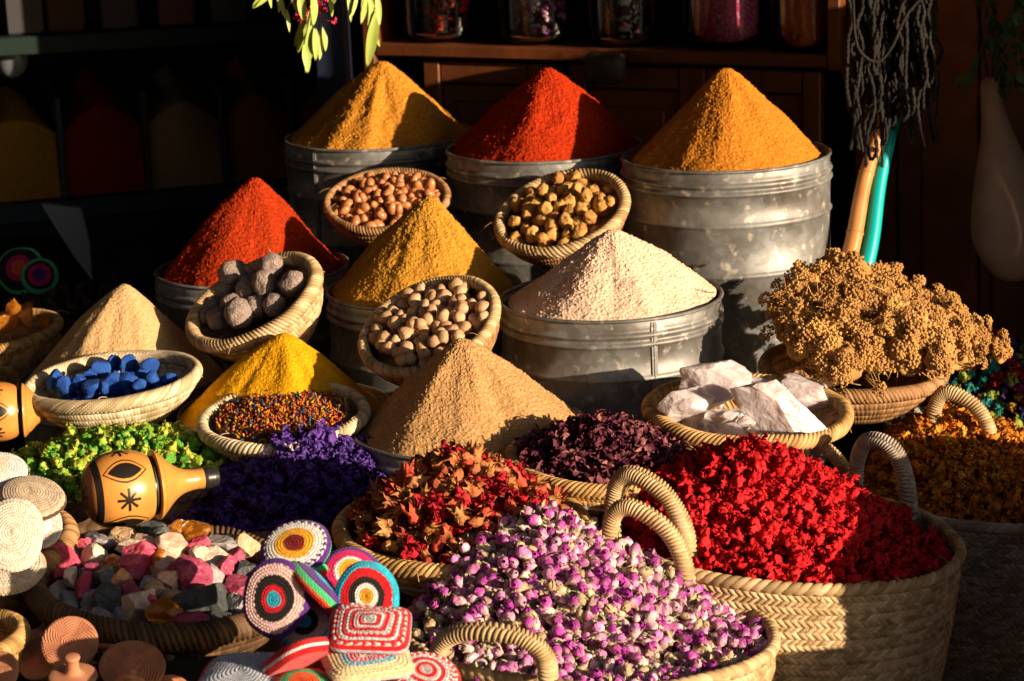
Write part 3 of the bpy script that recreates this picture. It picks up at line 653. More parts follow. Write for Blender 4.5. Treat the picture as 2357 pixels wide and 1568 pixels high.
YP = [Proto('dried_flower_head', umbel(i, .050, 900), M_yar) for i in range(5)]
YH = [(1845, 650, 4.06, 1.0), (1800, 690, 4.04, .85), (1905, 640, 4.1, .9), (1955, 625, 4.1, 1.15), (2010, 640, 4.12, 1.0), (2060, 655, 4.12, .9), (1885, 700, 4.0, 1.0), (1950, 690, 4.0, 1.1),
      (2015, 700, 4.0, 1.05), (2075, 700, 4.05, 1.0), (2130, 690, 4.1, .9), (1815, 745, 3.96, .95), (1850, 780, 3.90, 1.1), (1900, 760, 3.92, 1.0), (1905, 810, 3.87, 1.05), (1960, 770, 3.92, 1.1),
      (2000, 810, 3.86, 1.0), (2035, 765, 3.93, 1.1), (2095, 760, 3.97, 1.0), (2090, 810, 3.86, 1.15), (2145, 790, 3.9, 1.15), (2150, 740, 4.02, 1.0), (2195, 725, 4.06, .85), (2215, 765, 4.02, .9), (2165, 830, 3.84, .9),
      (2240, 745, 4.08, .7), (2262, 785, 4.04, .8), (2305, 800, 4.04, .75), (1950, 840, 3.84, .9), (2050, 730, 3.98, .9), (2185, 690, 4.12, .6)]
for i, (u, v, d, s) in enumerate(YH):
    nrm = Vector(((u-1990)/260, -.75, .8 - (v-700)/260)).normalized(); q = nrm.to_track_quat('Z', 'X').to_matrix().to_4x4()
    place(YP[i % 5], Matrix.Translation(P(u, v, d)) @ q @ Matrix.Rotation(i*1.3, 4, 'Z') @ Matrix.Scale(s*1.05, 4), 'golden brown dried yarrow head in the bundle on the brown basket', 'dried flower', 'dried yarrow heads')
obj('yarrow_stalks', join([tube([a_ + b_*t_ + Vector((0, 0, .012*math.sin(t_*5))) for t_ in (0, .33, .66, 1)], .0009, 4) for a_, b_ in [(P(1965+RNG.normal(0, 75), 755+RNG.normal(0, 50), 3.97+RNG.normal(0, .03)), Vector(RNG.normal(0, .022, 3))) for _ in range(160)]]
    + [lump(77, 4, (.12, .06, .055), .25, 2.5).xf(Matrix.Translation(P(1960, 770, 4.07)) @ Matrix.Rotation(R(20), 4, 'Y')), lump(78, 4, (.10, .05, .035), .25, 2.5).xf(Matrix.Translation(P(2120, 790, 4.06)) @ Matrix.Rotation(R(25), 4, 'Y'))]), M_yar, kind='stuff', label='tangled dried stalks inside the yarrow bundle', cat='dried flower')

# ================================================================== foreground baskets and flowers
def support(name_c, r, z, rad=.6):
    if z > .02: tag(obj('display_drum', lathe([(0, 0), (r*rad, 0), (r*rad, z-.004), (r*rad-.004, z-.001), (0, z-.001)], 40), M_dark, M=Matrix.Translation((name_c.x, name_c.y, 0))), kind='structure')
# rosebud basket
d = 3.2; MR = bframe(1355, 1452, d, -1, -4); rR = k_of(1355, 1452, d, 850); zR = P(1355, 1452, d).z
eR = basket('large palm basket heaped with pink purple rosebuds, at the front', MR, rR, rR*.88, zR-.01, .78, STRAW, 'plait', 50, 150, .010, 76, 2, hires=True, seed=11, group='tall palm market baskets', rimkind='wrap', wavy=.012, amp=.004, pinch=.8)
pinks = [((.58, .07, .42), (.86, .58, .66)), ((.70, .16, .55), (.90, .68, .66)), ((.36, .03, .34), (.60, .26, .48)), ((.66, .24, .56), (.88, .76, .66)), ((.48, .06, .40), (.80, .48, .60)), ((.78, .48, .62), (.90, .80, .66)), ((.32, .04, .26), (.66, .40, .48)), ((.56, .40, .24), (.76, .62, .44))]
greens = [(.42, .44, .22), (.55, .54, .30), (.34, .32, .14), (.36, .40, .20), (.46, .38, .20), (.30, .34, .15), (.40, .34, .17), (.33, .38, .2)]
RP = []
for i, (a, b) in enumerate(pinks):
    bd, cl = rosebud(i+1, .0145, a, b, greens[i]); RP.append(Proto('rosebud', bd, M_petal, True, [('calyx', cl)]))
pk = (-.105*rR/.25, .10)
def rose_fn(x, y):
    q = math.hypot((x - pk[0]*.6)/rR, (y - pk[1])/(rR*.88)); e = math.hypot(x/rR, y/(rR*.88))
    return -.006 + .150*max(0, 1-q/1.1)**1.0*min(1, (1.03-e)*4) + .012*(1-e)
scatter(RP, MR, rose_fn, rR*.97, rR*.86, .0150, 'dried pink and purple rosebud in the heap of the front palm basket', 'rosebud', 'dried rosebuds', seed=21, massname='rosebud_mass', masslabel='the rest of the dried rosebuds heaped in the front palm basket', under=3, sc=(.7, 1.15), base_drop=2.5, nmax=300)
def arch(u0, v0, d0, u1, v1, d1, ut, vt, dt, sq=.92):
    a, b, t = P(u0, v0, d0), P(u1, v1, d1), P(ut, vt, dt); out = []
    for k in np.linspace(0, 1, 13):
        base = a*(1-k) + b*k; ang = PI*k; hh = math.sin(ang)**.62
        m = a*.5 + b*.5; out.append(m + (a - m)*math.copysign(abs(math.cos(ang))**.8, math.cos(ang))*(1 + .06*math.sin(ang)) + (t - m)*math.sin(ang)**.8)
    return out
def whandle(e, pts, r, tone, n, seed):
    iv = e.matrix_world.inverted(); handle([iv @ Vector(p) for p in pts], r, e, tone, 'handle', n, seed)
bpy.context.view_layer.update()
whandle(eR, arch(1008, 1535, 3.02, 1262, 1560, 2.96, 1130, 1455, 2.97), .0122, STRAW, 30, 1)
whandle(eR, arch(1404, 1275, 3.33, 1582, 1385, 3.29, 1490, 1185, 3.31), .0125, STRAW, 34, 2)
# red basket
d = 3.50; ME = bframe(1800, 1228, d, 1, -6); rE = k_of(1800, 1228, d, 808); zE = P(1800, 1228, d).z
eE = basket('palm market basket heaped with bright red flowers, right of the rosebuds', ME, rE, rE*.86, zE-.01, .74, STRAW, 'plait', 56, 160, .0095, 100, 1.4, hires=True, seed=12, group='tall palm market baskets', rimkind='plait', wavy=.015, amp=.0045, pinch=.85)
XP = [Proto('red_flower', crumple(i+5, .0180, 6, .66, crump=.30, asp=[(1.3, .8, .8), (1, .9, .8), (1.1, .7, .7)][i % 3]), M_red) for i in range(8)]
def red_fn(x, y):
    q = math.hypot((x + .05)/(rE*1.02), (y - .01)/(rE*.86)); e = math.hypot(x/rE, y/(rE*.86))
    return -.008 + .150*max(0, 1-q)**.92*min(1, (1.05-e)*5)
scatter(XP, ME, red_fn, rE*.93, rE*.80, .0230, 'crumpled bright red dyed flower in the palm basket', 'dried flower', 'red dyed flowers', seed=22, massname='red_flower_mass', masslabel='the rest of the crumpled red dyed flowers in the palm basket', under=2, sc=(.75, 1.25), base_drop=1.8)
whandle(eE, arch(1412, 1240, 3.40, 1590, 1345, 3.34, 1492, 1108, 3.37), .0130, STRAW, 42, 3)
whandle(eE, arch(1850, 1085, 3.70, 1968, 1175, 3.70, 1900, 1032, 3.70), .0118, STRAW, 30, 4)
# orange basket
d = 3.92; MO = bframe(2345, 1112, d, 1, -2); rO = k_of(2345, 1112, d, 765); zO = P(2345, 1112, d).z
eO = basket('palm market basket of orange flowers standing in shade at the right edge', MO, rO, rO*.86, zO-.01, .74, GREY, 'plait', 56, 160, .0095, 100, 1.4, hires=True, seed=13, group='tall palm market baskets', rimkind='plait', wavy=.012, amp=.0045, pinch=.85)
OP = [Proto('orange_flower', crumple(i+35, .0165, 7, .55, crump=.3, asp=[(1.3, .8, .8), (1, .9, .8), (1.1, .7, .7)][i % 3]), M_orange) for i in range(7)]
def or_fn(x, y):
    q = math.hypot((x + .12)/rO, (y - .03)/(rO*.86)); e = math.hypot(x/rO, y/(rO*.86))
    return -.012 + .130*max(0, 1-q)**.85*min(1, (1.02-e)*4)
scatter(OP, MO, or_fn, rO*.95, rO*.82, .022, 'crumpled orange brown dyed flower in the shaded palm basket', 'dried flower', 'orange dyed flowers', seed=23, massname='orange_flower_mass', masslabel='the rest of the orange brown dyed flowers in the shaded basket', under=2, sc=(.75, 1.2), base_drop=1.8)
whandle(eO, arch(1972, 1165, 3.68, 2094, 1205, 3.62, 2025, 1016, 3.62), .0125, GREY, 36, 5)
whandle(eO, arch(2150, 1000, 3.93, 2288, 1075, 3.90, 2215, 915, 3.92), .0125, STRAW, 34, 6)
# second back basket handle seen left of it belongs to the mixed flower basket
d = 4.45; MX = bframe(2330, 965, d, 2, -2); rX = k_of(2330, 985, d, 560); zX = P(2330, 985, d).z
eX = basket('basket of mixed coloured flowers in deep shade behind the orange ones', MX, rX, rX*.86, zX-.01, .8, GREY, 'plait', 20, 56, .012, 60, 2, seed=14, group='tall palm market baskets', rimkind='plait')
mixc = [((.02, .03, .14),), ((.30, .38, .05),), ((.05, .02, .12),), ((.45, .22, .02),), ((.45, .02, .03),), ((.02, .25, .22),), ((.40, .02, .22),), ((.02, .02, .10),)]
QP = [Proto('mixed_flower', crumple(i+70, .016, 6, .6, C=mixc[i][0], crump=.28), M_petal) for i in range(8)]
scatter(QP, MX, lambda x, y: -.0 + .18*max(0, 1-math.hypot((x+.05)/rX, y/rX/.86))**.8, rX*1.0, rX*.84, .023, 'dyed flower of one of many colours in the shaded heap at the right edge', 'dried flower', 'mixed dyed flowers', seed=24, massname='mixed_flower_mass', masslabel='the rest of the many coloured dyed flowers at the right edge', under=2, base_drop=1.8)
whandle(eX, arch(2022, 965, 4.2, 2116, 985, 4.18, 2070, 934, 4.2), .010, GREY, 26, 7)
# hibiscus
d = 3.62; MH = bframe(1392, 1062, d, 3, -5); rH = k_of(1392, 1062, d, 430); zH = P(1392, 1062, d).z
basket('golden straw bowl heaped with dark hibiscus petals', MH, rH, rH*.95, .075, .5, GOLD, 'coil', 4, 130, .012, 100, 3, seed=15, group='shallow straw bowls', rimkind='plait', wavy=.02); support(MH.translation, rH, zH-.08, .5)
HP = [Proto('hibiscus_petal', curlstrip(i+3, .0135, [(.07, .012, .03), (.10, .018, .04), (.05, .012, .03), (.16, .03, .06)][i % 4], [(.20, .04, .07), (.12, .02, .05), (.30, .09, .10), (.42, .18, .16)][i % 4]), M_petal) for i in range(8)]
scatter(HP, MH, lambda x, y: -.005 + .078*max(0, 1-math.hypot(x/rH, y/rH/.95))**.75, rH*.95, rH*.92, .0165, 'curled dark red hibiscus petal in the golden straw bowl', 'hibiscus petal', 'dried hibiscus petals', seed=25, massname='hibiscus_mass', masslabel='the rest of the dark hibiscus petals in the golden straw bowl', under=3, sc=(.8, 1.3), base_drop=2)
# pomegranate flowers
d = 3.42; MG = bframe(1062, 1212, d, 4, -1); rG = k_of(1062, 1212, d, 560); zG = P(1062, 1212, d).z
basket('golden straw bowl heaped with red and orange pomegranate flowers', MG, rG, rG*.95, .085, .5, GOLD, 'coil', 5, 150, .014, 110, 3, seed=16, group='shallow straw bowls', rimkind='plait', wavy=.02); support(MG.translation, rG, zG-.09, .5)
pc = [((.40, .10, .04), (.55, .26, .07)), ((.46, .05, .04), (.50, .20, .06)), ((.36, .14, .06), (.60, .34, .11)), ((.45, .03, .03), (.60, .12, .05)), ((.30, .05, .03), (.45, .16, .05)), ((.50, .14, .06), (.55, .26, .07))]
GP = [Proto('pomegranate_flower', pomeflower(i+2, .019, *pc[i]), M_petal) for i in range(6)] + [Proto('pomegranate_flower', crumple(i+91, .0165, 9, .4, C=(.52, .012, .03), C2=(.42, .008, .02), crump=.35), M_petal) for i in range(2)]
def g_fn(x, y):
    e = math.hypot(x/rG, y/rG/.95); return -.008 + .125*max(0, 1-e**1.5)**1.05
scatter(GP, MG, g_fn, rG*.95, rG*.9, .0215, 'dried pomegranate flower with pointed crown in the golden straw bowl', 'dried flower', 'dried pomegranate flowers', seed=26, massname='pomegranate_flower_mass', masslabel='the rest of the dried pomegranate flowers in the golden straw bowl', under=2, sc=(.75, 1.2), base_drop=1.7)
# purple heap
d = 3.72; MV = bframe(650, 1165, d, 0, 0); rV = k_of(650, 1165, d, 560); zV = P(650, 1165, d).z
basket('dark palm basket under the violet flowers', MV, rV, rV*.86, zV-.01, .8, DARK, 'plait', 20, 56, .012, 60, 2, seed=17, group='tall palm market baskets', rimkind='plait')
VP = [Proto('violet_flower', crumple(i+120, .0180, 6, .62, crump=.28), M_purple) for i in range(7)]
def v_fn(x, y):
    q = math.hypot((x - .05)/rV, (y - .02)/(rV*.9)); return .0 + .118*max(0, 1-q**1.25)**.85
scatter(VP, MV, v_fn, rV*1.0, rV*.86, .0235, 'crumpled violet blue dyed flower in the heap left of the pomegranate flowers', 'dried flower', 'violet dyed flowers', seed=27, massname='violet_flower_mass', masslabel='the rest of the violet blue dyed flowers', under=2, sc=(.75, 1.2), base_drop=1.8)
# green heap
d = 3.80; MN = bframe(235, 1095, d, 0, 0); rN = k_of(235, 1095, d, 620); zN = P(235, 1095, d).z
basket('dark palm basket under the green flowers', MN, rN, rN*.80, zN-.01, .8, DARK, 'plait', 20, 56, .012, 60, 2, seed=18, group='tall palm market baskets', rimkind='plait')
LP = [Proto('green_flower', crumple(i+150, .0165, 4, .80, crump=.22), M_green) for i in range(7)]
def n_fn(x, y):
    q = math.hypot((x - .03)/rN, (y - .02)/(rN*.8)); return -.0 + .062*max(0, 1-q**1.5)**.9
scatter(LP, MN, n_fn, rN*.97, rN*.78, .0225, 'yellow green dyed flower in the heap behind the painted gourd', 'dried flower', 'green dyed flowers', seed=28, massname='green_flower_mass', masslabel='the rest of the yellow green dyed flowers', under=2, sc=(.7, 1.2), base_drop=1.8)

# ------------------------------------------------------------------ bowl of raw minerals
d = 3.22; MM = bframe(385, 1345, d, 5, -6); rM = k_of(385, 1345, d, 600); zM = P(385, 1345, d).z
basket('large dark brown bowl of mixed raw minerals at the front left', MM, rM, rM*.92, .10, .55, DARK, 'coil', 6, 110, .019, 90, 4, seed=19, group='shallow straw bowls', rimkind='wrap', wavy=.02, amp=.004); support(MM.translation, rM, zM-.105, .5)
def mineral_mat(n, c1, c2, rough=.55, tr=0):
    return mat(n, c1, rough, vary=[c2], vscale=70, bump=.0012, bscale=380, bump2=.002, b2scale=120, spec=.5, trans=tr, sss=0)
MMAT = dict(pink=mineral_mat('pink mineral', (.55, .03, .11), (.70, .13, .20)), white=mineral_mat('white mineral', (.55, .42, .31), (.74, .66, .57), .5), grey=mineral_mat('grey mineral', (.085, .095, .10), (.05, .055, .06), .5),
    amber=mineral_mat('amber', (.85, .28, .02), (.9, .40, .05), .12, .75), blush=mineral_mat('blush mineral', (.60, .34, .26), (.72, .52, .40)), plum=mineral_mat('plum mineral', (.30, .035, .11), (.42, .08, .14)), tan=mineral_mat('tan mineral', (.46, .28, .15), (.60, .44, .28)), orange=mineral_mat('orange mineral', (.62, .25, .08), (.7, .42, .22)), haze=mineral_mat('grey white mineral', (.24, .22, .24), (.38, .36, .37)))
MIN = [ # u v w h colour label
 (130,1300,70,80,'pink','big rough pink mineral at the left rim, partly sunlit'),(187,1240,80,45,'grey','dark grey wedge of rock at the back left'),(140,1250,40,50,'pink','pink mineral half hidden behind the dark wedge'),
 (160,1330,40,40,'white','white mineral at the front left, above the small pink one'),(195,1348,44,50,'pink','bright pink mineral at the front left'),(225,1283,60,50,'white','pale mineral left of the large pink block'),
 (292,1235,64,44,'tan','square tan mineral at the back centre'),(328,1245,56,36,'blush','blush pink flat mineral at the back centre'),(368,1240,46,46,'grey','black grey mineral at the back, left of the amber'),
 (322,1290,84,68,'pink','large bright pink block, the most sunlit mineral'),(446,1226,66,44,'amber','glossy orange amber lump at the back right'),(452,1258,50,44,'pink','deep pink pointed mineral below the amber lump'),
 (398,1262,70,50,'blush','pale pink mineral right of the large pink block'),(380,1302,54,50,'blush','blush mineral with a tan top at the centre'),(270,1300,44,40,'amber','dark amber lump left of the large pink block'),
 (370,1298,30,50,'amber','small dark amber lump right of the large pink block'),(252,1330,56,56,'grey','grey black mineral with white veins, left of centre'),(280,1345,52,60,'orange','orange brown pointed mineral left of centre'),
 (432,1330,84,72,'plum','large dull pink mineral right of the centre'),(458,1283,44,40,'blush','blush mineral with a pale edge, right of centre'),(500,1287,64,48,'white','bright white mineral at the right'),
 (520,1310,56,48,'plum','purple pink mineral under the bright white one'),(535,1285,50,50,'plum','dark plum mineral at the far right'),(520,1250,90,40,'haze','long grey white mineral at the back right'),
 (490,1330,50,46,'haze','grey mineral between the two dull pink ones'),(545,1352,66,42,'plum','square dull plum block at the right front'),(470,1395,104,96,'grey','largest dark slate grey mineral, front right'),
 (318,1390,66,70,'white','jagged white mineral standing at the front centre'),(378,1413,60,46,'amber','brown amber lump at the front centre'),(350,1350,70,40,'haze','pale lilac grey mineral in the middle'),
 (300,1365,50,44,'plum','dark brown plum mineral behind the jagged white one'),(245,1378,70,50,'grey','grey mineral at the left front, in shade'),(360,1362,44,36,'tan','small tan mineral above the amber brown lump'),
 (400,1375,46,44,'tan','tan grey mineral right of centre in shade'),(555,1395,50,50,'haze','grey mineral beside the largest slate one'),(500,1362,38,38,'pink','small pink mineral left of the plum block'),
 (345,1220,60,30,'grey','dark stone farthest back behind the tan square one'),(408,1215,50,30,'amber','amber piece at the very back'),(425,1210,40,26,'white','small pale stone at the very back beside the amber'),
 (560,1260,60,50,'tan','tan mineral at the back right rim'),(600,1330,50,50,'haze','shaded grey mineral against the right rim'),(235,1252,50,36,'haze','grey mineral between the dark wedge and the square tan one'),
 (570,1320,50,46,'grey','shaded dark mineral near the right rim'),(215,1315,40,36,'plum','dark pink mineral under the pale left one'),(440,1432,60,40,'plum','dull red mineral at the front under the slate one'),(520,1425,60,40,'grey','small dark stone low at the front right'),
 (400,1330,60,44,'blush','pale pink mineral at the very centre'),(160,1275,60,40,'grey','grey stone under the dark wedge'),(300,1265,50,36,'white','small pale mineral just above the large pink block'),(340,1385,30,30,'pink','tiny pink stone beside the jagged white one')]
inv = MM.inverted()
for i, (u, v, w_, h_, c, lb) in enumerate(MIN):
    o = inv @ Vector((0, 0, H)); q = (inv.to_3x3() @ ray(u, v)); zl = -.002 + .030*max(0, 1-abs(u-370)/330)*(1 if v < 1340 else .5); p = o + q*((zl - o.z)/q.z)
    e_ = math.hypot(p.x/(rM*.86), p.y/(rM*.80))
    if e_ > 1: p.x /= e_; p.y /= e_
    s = px(u, v, 3.2); g = rock(i+300, 10 if c != 'amber' else 7, 4, (1, 1, 1), .075, .5, .8); g.V *= np.array([w_*s*.56, (w_+h_)*s*.26, h_*s*.56])*1.32
    obj('mineral', g, MMAT[c], M=Matrix.Translation(MM @ p) @ CR.to_4x4() @ Matrix.Rotation(-PI/2, 4, 'X') @ Matrix.Rotation(RNG.uniform(-.5, .5), 4, 'Z'), smooth=(c == 'amber'), label=lb, cat='mineral', group='raw minerals in the dark bowl')
filler = [Proto('mineral', (lambda g: G(g.V*.022, g.T))(rock(i+400, 9, 2)), MMAT['haze'], False) for i in range(3)]
scatter(filler, MM, lambda x, y: -.022, rM*.88, rM*.8, .035, 'x', 'mineral', 'x', nmax=0, under=0, massname='mineral_mass', masslabel='lower layer of small stones in the dark brown bowl', base_drop=.4)

# ------------------------------------------------------------------ painted gourds
def gourd(label, u, v, d, Rg, rot, seed=0):
    M = Matrix.Translation(P(u, v, d)) @ rot
    e = empty('painted_gourd', M, label=label, cat='gourd', group='painted gourd bottles')
    k = Rg
    def surf(prof, nu=420, nvv=240):
        t = np.linspace(0, 1, nvv); q = np.asarray(prof); x = np.interp(t, np.linspace(0, 1, len(q)), q[:, 0]); r = np.interp(t, np.linspace(0, 1, len(q)), q[:, 1])
        th = np.linspace(0, 2*PI, nu, endpoint=False)
        X = x[:, None] + 0*th; Y = -r[:, None]*np.cos(th); Z = r[:, None]*np.sin(th)
        return np.stack([X, Y, Z], -1), th, x, r
    a = np.linspace(-PI/2, PI/2*.50, 60); prof = [(math.sin(t)*.98, max(0, math.cos(t))**.62*1.0) for t in a]
    Q, th, x, r = surf(prof); TH = np.broadcast_to(th, Q.shape[:2]); X = Q[..., 0]; r_ = r[:, None] + 0*TH
    base = np.array((.66, .29, .065)); C = np.broadcast_to(base, Q.shape).copy()*(.9 + .12*fbm(Q, 3, seed, 3)[..., None])
    cap = X < -.70; C[cap] = np.array((.50, .19, .07)); ink = np.zeros(X.shape, bool)
    ink |= (X > -.80) & (X < -.64)
    ys, xs = Q[..., 1], Q[..., 2]                                # cap asterisk
    dd = np.hypot(ys, xs); an = np.arctan2(xs, ys); ink |= (X < -.78) & (dd < .42) & (np.abs((an/(PI/4)) % 1 - .5) > .5 - .035/np.maximum(dd, .05)*1.2)
    for kk in range(8):
        c0 = kk*PI/4; dth = (TH - c0 + PI) % (2*PI) - PI; yy = dth*1.0; xx = X + .04
        if kk % 2 == 0:
            dd = np.hypot(xx, yy); an = np.arctan2(yy, xx); ink |= (dd < .30) & (np.abs((an/(PI/4)) % 1 - .5) > .5 - .038/np.maximum(dd, .04)*1.25)
        else:
            L_ = .56; f = 1 - (xx/L_)**2; w1 = .34*f; ink |= (np.abs(xx) < L_) & (np.abs(yy) < w1) & (np.abs(yy) > w1 - .045); w2 = .23*(1-(xx/.44)**2); ink |= (np.abs(xx) < .44) & (np.abs(yy) < w2)
    C[ink] = (.015, .012, .010)
    g = G((Q*k).reshape(-1, 3), grid_t(420, 240), None, C.reshape(-1, 3)); obj('body', g, M_gourd, e)
    # zipper band, slightly inset, with teeth
    zp = surf([(.66, .80), (.70, .74), (.82, .74), (.86, .78)], 300, 12)[0]; zb = G((zp*k).reshape(-1, 3), grid_t(300, 12)); zb.C[:] = .012
    teeth = [box(-.018, .018, -.012, .012, -.016, .016, (.10, .10, .09)).xf(Matrix.Rotation(t, 4, 'X') @ Matrix.Translation((.765, -.752, 0))) for t in np.linspace(0, 2*PI, 110, endpoint=False)]
    tj = join(teeth); tj.V *= k; obj('zipper', join([zb, tj]), M_gourd, e)
    a2 = [(.82, .74), (.835, .86), (.87, .90), (.98, .82), (1.12, .68), (1.3, .50), (1.5, .36), (1.7, .29), (1.95, .26), (2.12, .27)]
    pr = spline([(q[0], q[1], 0) for q in a2], 60)[:, :2]; Q, th, x, r = surf(pr, 200, 120)
    C = np.broadcast_to(base, Q.shape).copy()*(.92 + .1*fbm(Q, 3, seed+3, 3)[..., None])
    st = (np.abs(Q[..., 0] - .97) < .012) & (((np.broadcast_to(th, Q.shape[:2])*40/(2*PI)) % 1) < .6); C[st] *= .35
    obj('neck', G((Q*k).reshape(-1, 3), grid_t(200, 120), None, C.reshape(-1, 3)), M_gourd, e)
    Q = surf([(2.12, .272), (2.2, .285), (2.38, .275), (2.5, .24), (2.55, .14), (2.56, 0)], 80, 40)[0]; t_ = G((Q*k).reshape(-1, 3), grid_t(80, 40)); t_.C[:] = .02; obj('tip', t_, M_gourd, e)
M_gourd = mat('varnished gourd', (1, 1, 1), .3, attr=True, spec=.5, coat=.3)
gourd('whole painted gourd with black stars and a zipper, lying before the green flowers', 280, 1127, 3.50, k_of(280, 1127, 3.5, 182), Matrix.Rotation(R(22), 4, 'Z') @ Matrix.Rotation(R(1), 4, 'Y'), 1)
gourd('painted gourd cut off by the left edge, under the bowl of blue blocks', -8, 948, 3.92, k_of(-8, 948, 3.92, 140), Matrix.Rotation(R(10), 4, 'Z') @ Matrix.Rotation(R(2), 4, 'Y') @ Matrix.Rotation(R(30), 4, 'X'), 5)

# ------------------------------------------------------------------ crocheted caps
RED, WHT, GRY, CYN, BLK, GRN, PUR, MAG, YEL, PNK, CRM, ORG, DRD, TAN = (.60, .008, .015), (.75, .73, .72), (.42, .46, .56), (.02, .42, .62), (.012, .011, .012), (.06, .50, .20), (.09, .02, .22), (.55, .01, .12), (.75, .38, .02), (.74, .50, .50), (.70, .58, .34), (.75, .12, .03), (.20, .008, .01), (.55, .44, .32)
M_yarn = mat('crochet yarn', (1, 1, 1), .9, attr=True, vary=[(.78, .78, .78)], vscale=160, bump=.001, bscale=900, spec=.15, sheen=.2)
def cap(label, u, v, d, w, nrm, rings, hgt=.35, side=None, sq=2, asp=1.0, spin=0, nst=52, back=True, edge=.16, cat='cap', group='crocheted caps', big=1.0):
    """rings: list of (outer radius 0..1, colour[, second colour]); side: colours of the band below"""
    nu = nst*6; rows = len(rings)*2 + 4; nvt = 96; nvs = 40; r0 = w*px(u, v, d)/2
    th = np.linspace(0, 2*PI, nu, endpoint=False)[None]
    rs = (np.abs(np.cos(th))**sq + np.abs(np.sin(th))**sq)**(-1/sq)
    def stitch(cr, a): return np.sqrt(np.abs(np.sin(PI*cr)))*(.35 + .65*np.sqrt(np.abs(np.sin(PI*a))))
    rho = np.linspace(0.0, 1, nvt)[:, None]; NR = 11; cr = rho*NR; row = np.floor(cr)
    n_at = nst; a = th/(2*PI)*n_at + .5*(row % 2)
    hh = stitch(cr, a); z = hgt*r0*(1 - rho**2.6)*.45 + hh*r0*.045
    X = r0*rho*rs*np.cos(th); Y = r0*asp*rho*rs*np.sin(th)
    top = np.stack([X, Y, z + 0*th], -1)
    rn = rho + .012*np.where(np.floor(a) % 2 > 0, 1, -1)*(1 + 0*rho) + .015*vn(np.stack([np.cos(th)+0*rho, np.sin(th)+0*rho, rho*2+0*th], -1), 3, int(u))
    C = np.zeros(top.shape); prev = -1
    for rr in rings:
        m = (rn > prev) & (rn <= rr[0] + (1 if rr is rings[-1] else 0)); c1 = np.array(rr[1]); c2 = np.array(rr[2] if len(rr) > 2 else rr[1])
        al = (np.floor(a) % 2 > 0); C[m & al] = c2; C[m & ~al] = c1; prev = rr[0]
    C *= (.82 + .36*hs(np.floor(a), row, 3))[..., None]
    sd_ = side or [rings[-1][1]]; t = np.linspace(0, 1, nvs)[:, None]; depth = edge*2*r0; k = np.sin(t*PI)
    cs = t*len(sd_)*2; a2 = th/(2*PI)*nst + .5*(np.floor(cs) % 2); hs_ = stitch(cs, a2)
    rad = r0*(1 + .10*k + .04*hs_); side_ = np.stack([rad*rs*np.cos(th), asp*rad*rs*np.sin(th), -t*depth + 0*th], -1)
    ci = np.clip((t*len(sd_) + .04*np.where(np.floor(a2) % 2 > 0, 1, -1)).astype(int), 0, len(sd_)-1); Cs = np.array(sd_)[ci]*(.82 + .36*hs(np.floor(a2), np.floor(cs), 4))[..., None]
    parts = [top, side_]; Cc = [C, Cs]
    tb = np.linspace(1, 0, 20)[:, None]; bot = np.stack([r0*tb*rs*np.cos(th), asp*r0*tb*rs*np.sin(th), -depth - .02*r0*(1-tb) + 0*th], -1); parts.append(bot); Cc.append(np.broadcast_to(Cs[-1:], bot.shape))
    V = np.concatenate(parts)
    V = V + .05*r0*np.stack([vn(V/r0, 1.3, int(u+v)), vn(V/r0, 1.3, int(u+v)+1), vn(V/r0, 1.3, int(u+v)+2)], -1)
    g = G(V.reshape(-1, 3), grid_t(nu, len(V)), None, np.concatenate(Cc).reshape(-1, 3))
    # nrm is given in the photo's own frame (right, up, towards the viewer)
    nw = (CR @ Vector(nrm)).normalized(); up = CR @ Vector((math.sin(R(spin)), math.cos(R(spin)), 0)); y = (up - nw*up.dot(nw)).normalized(); x = y.cross(nw)
    Mr = Matrix((x, y, nw)).transposed().to_4x4()
    return obj('crochet_cap', g, M_yarn, M=Matrix.Translation(P(u, v, d)) @ Mr, label=label, cat=cat, group=group)
cap('round crocheted cap with dark red centre and yellow ring, topmost of the pile', 680, 1256, 2.94, 146, (-.12, .68, .72), [(.34, DRD), (.62, YEL), (.86, WHT, WHT), (1, PUR, WHT)], side=[PUR, GRN])
cap('round crocheted cap with blue centre, red and black rings, leaning on the mineral bowl', 632, 1378, 2.84, 142, (-.20, .05, .97), [(.24, CYN), (.40, RED), (.66, BLK), (.97, PNK, PNK), (1, PUR)], side=[PUR, PUR], asp=1.16, spin=8)
cap('crocheted cap seen edge on, green and red band arching behind the blue centred one', 672, 1308, 2.94, 150, (-.12, .97, -.12), [(.5, RED), (1, GRN)], side=[GRN, GRN, RED, RED], edge=.20)
cap('crocheted cap seen edge on, green and orange band running down to the right', 742, 1352, 2.87, 168, (.66, .66, -.05), [(.5, CYN), (1, PUR)], side=[GRN, GRN, ORG, RED], edge=.17)
cap('crocheted cap with magenta and yellow rings and violet band, at the pile back', 812, 1325, 2.95, 140, (.25, .50, .75), [(.3, RED), (.5, YEL), (.62, WHT), (.9, MAG), (1, PUR)], side=[PUR, PUR])
cap('crocheted cap with orange centre, black and red rings and a bright blue rim', 845, 1372, 2.85, 132, (.05, .12, .98), [(.24, YEL), (.40, WHT), (.62, BLK), (.9, RED), (1, CYN)], side=[CYN, CYN], asp=1.1)
sp = [(k/11, RED if k % 2 else GRY, RED if k % 2 else WHT) for k in range(1, 12)]
cap('square crocheted cap with red and white spiral on top of the stack', 852, 1440, 2.78, 170, (.03, .86, .5), [(.2, GRY, WHT), (.3, RED), (.4, GRY, WHT), (.52, RED), (.62, WHT, GRY), (.74, RED), (.84, GRY, WHT), (.92, RED), (1, RED, WHT)], side=[RED, GRY, RED], sq=5, asp=.9, edge=.14, spin=3)
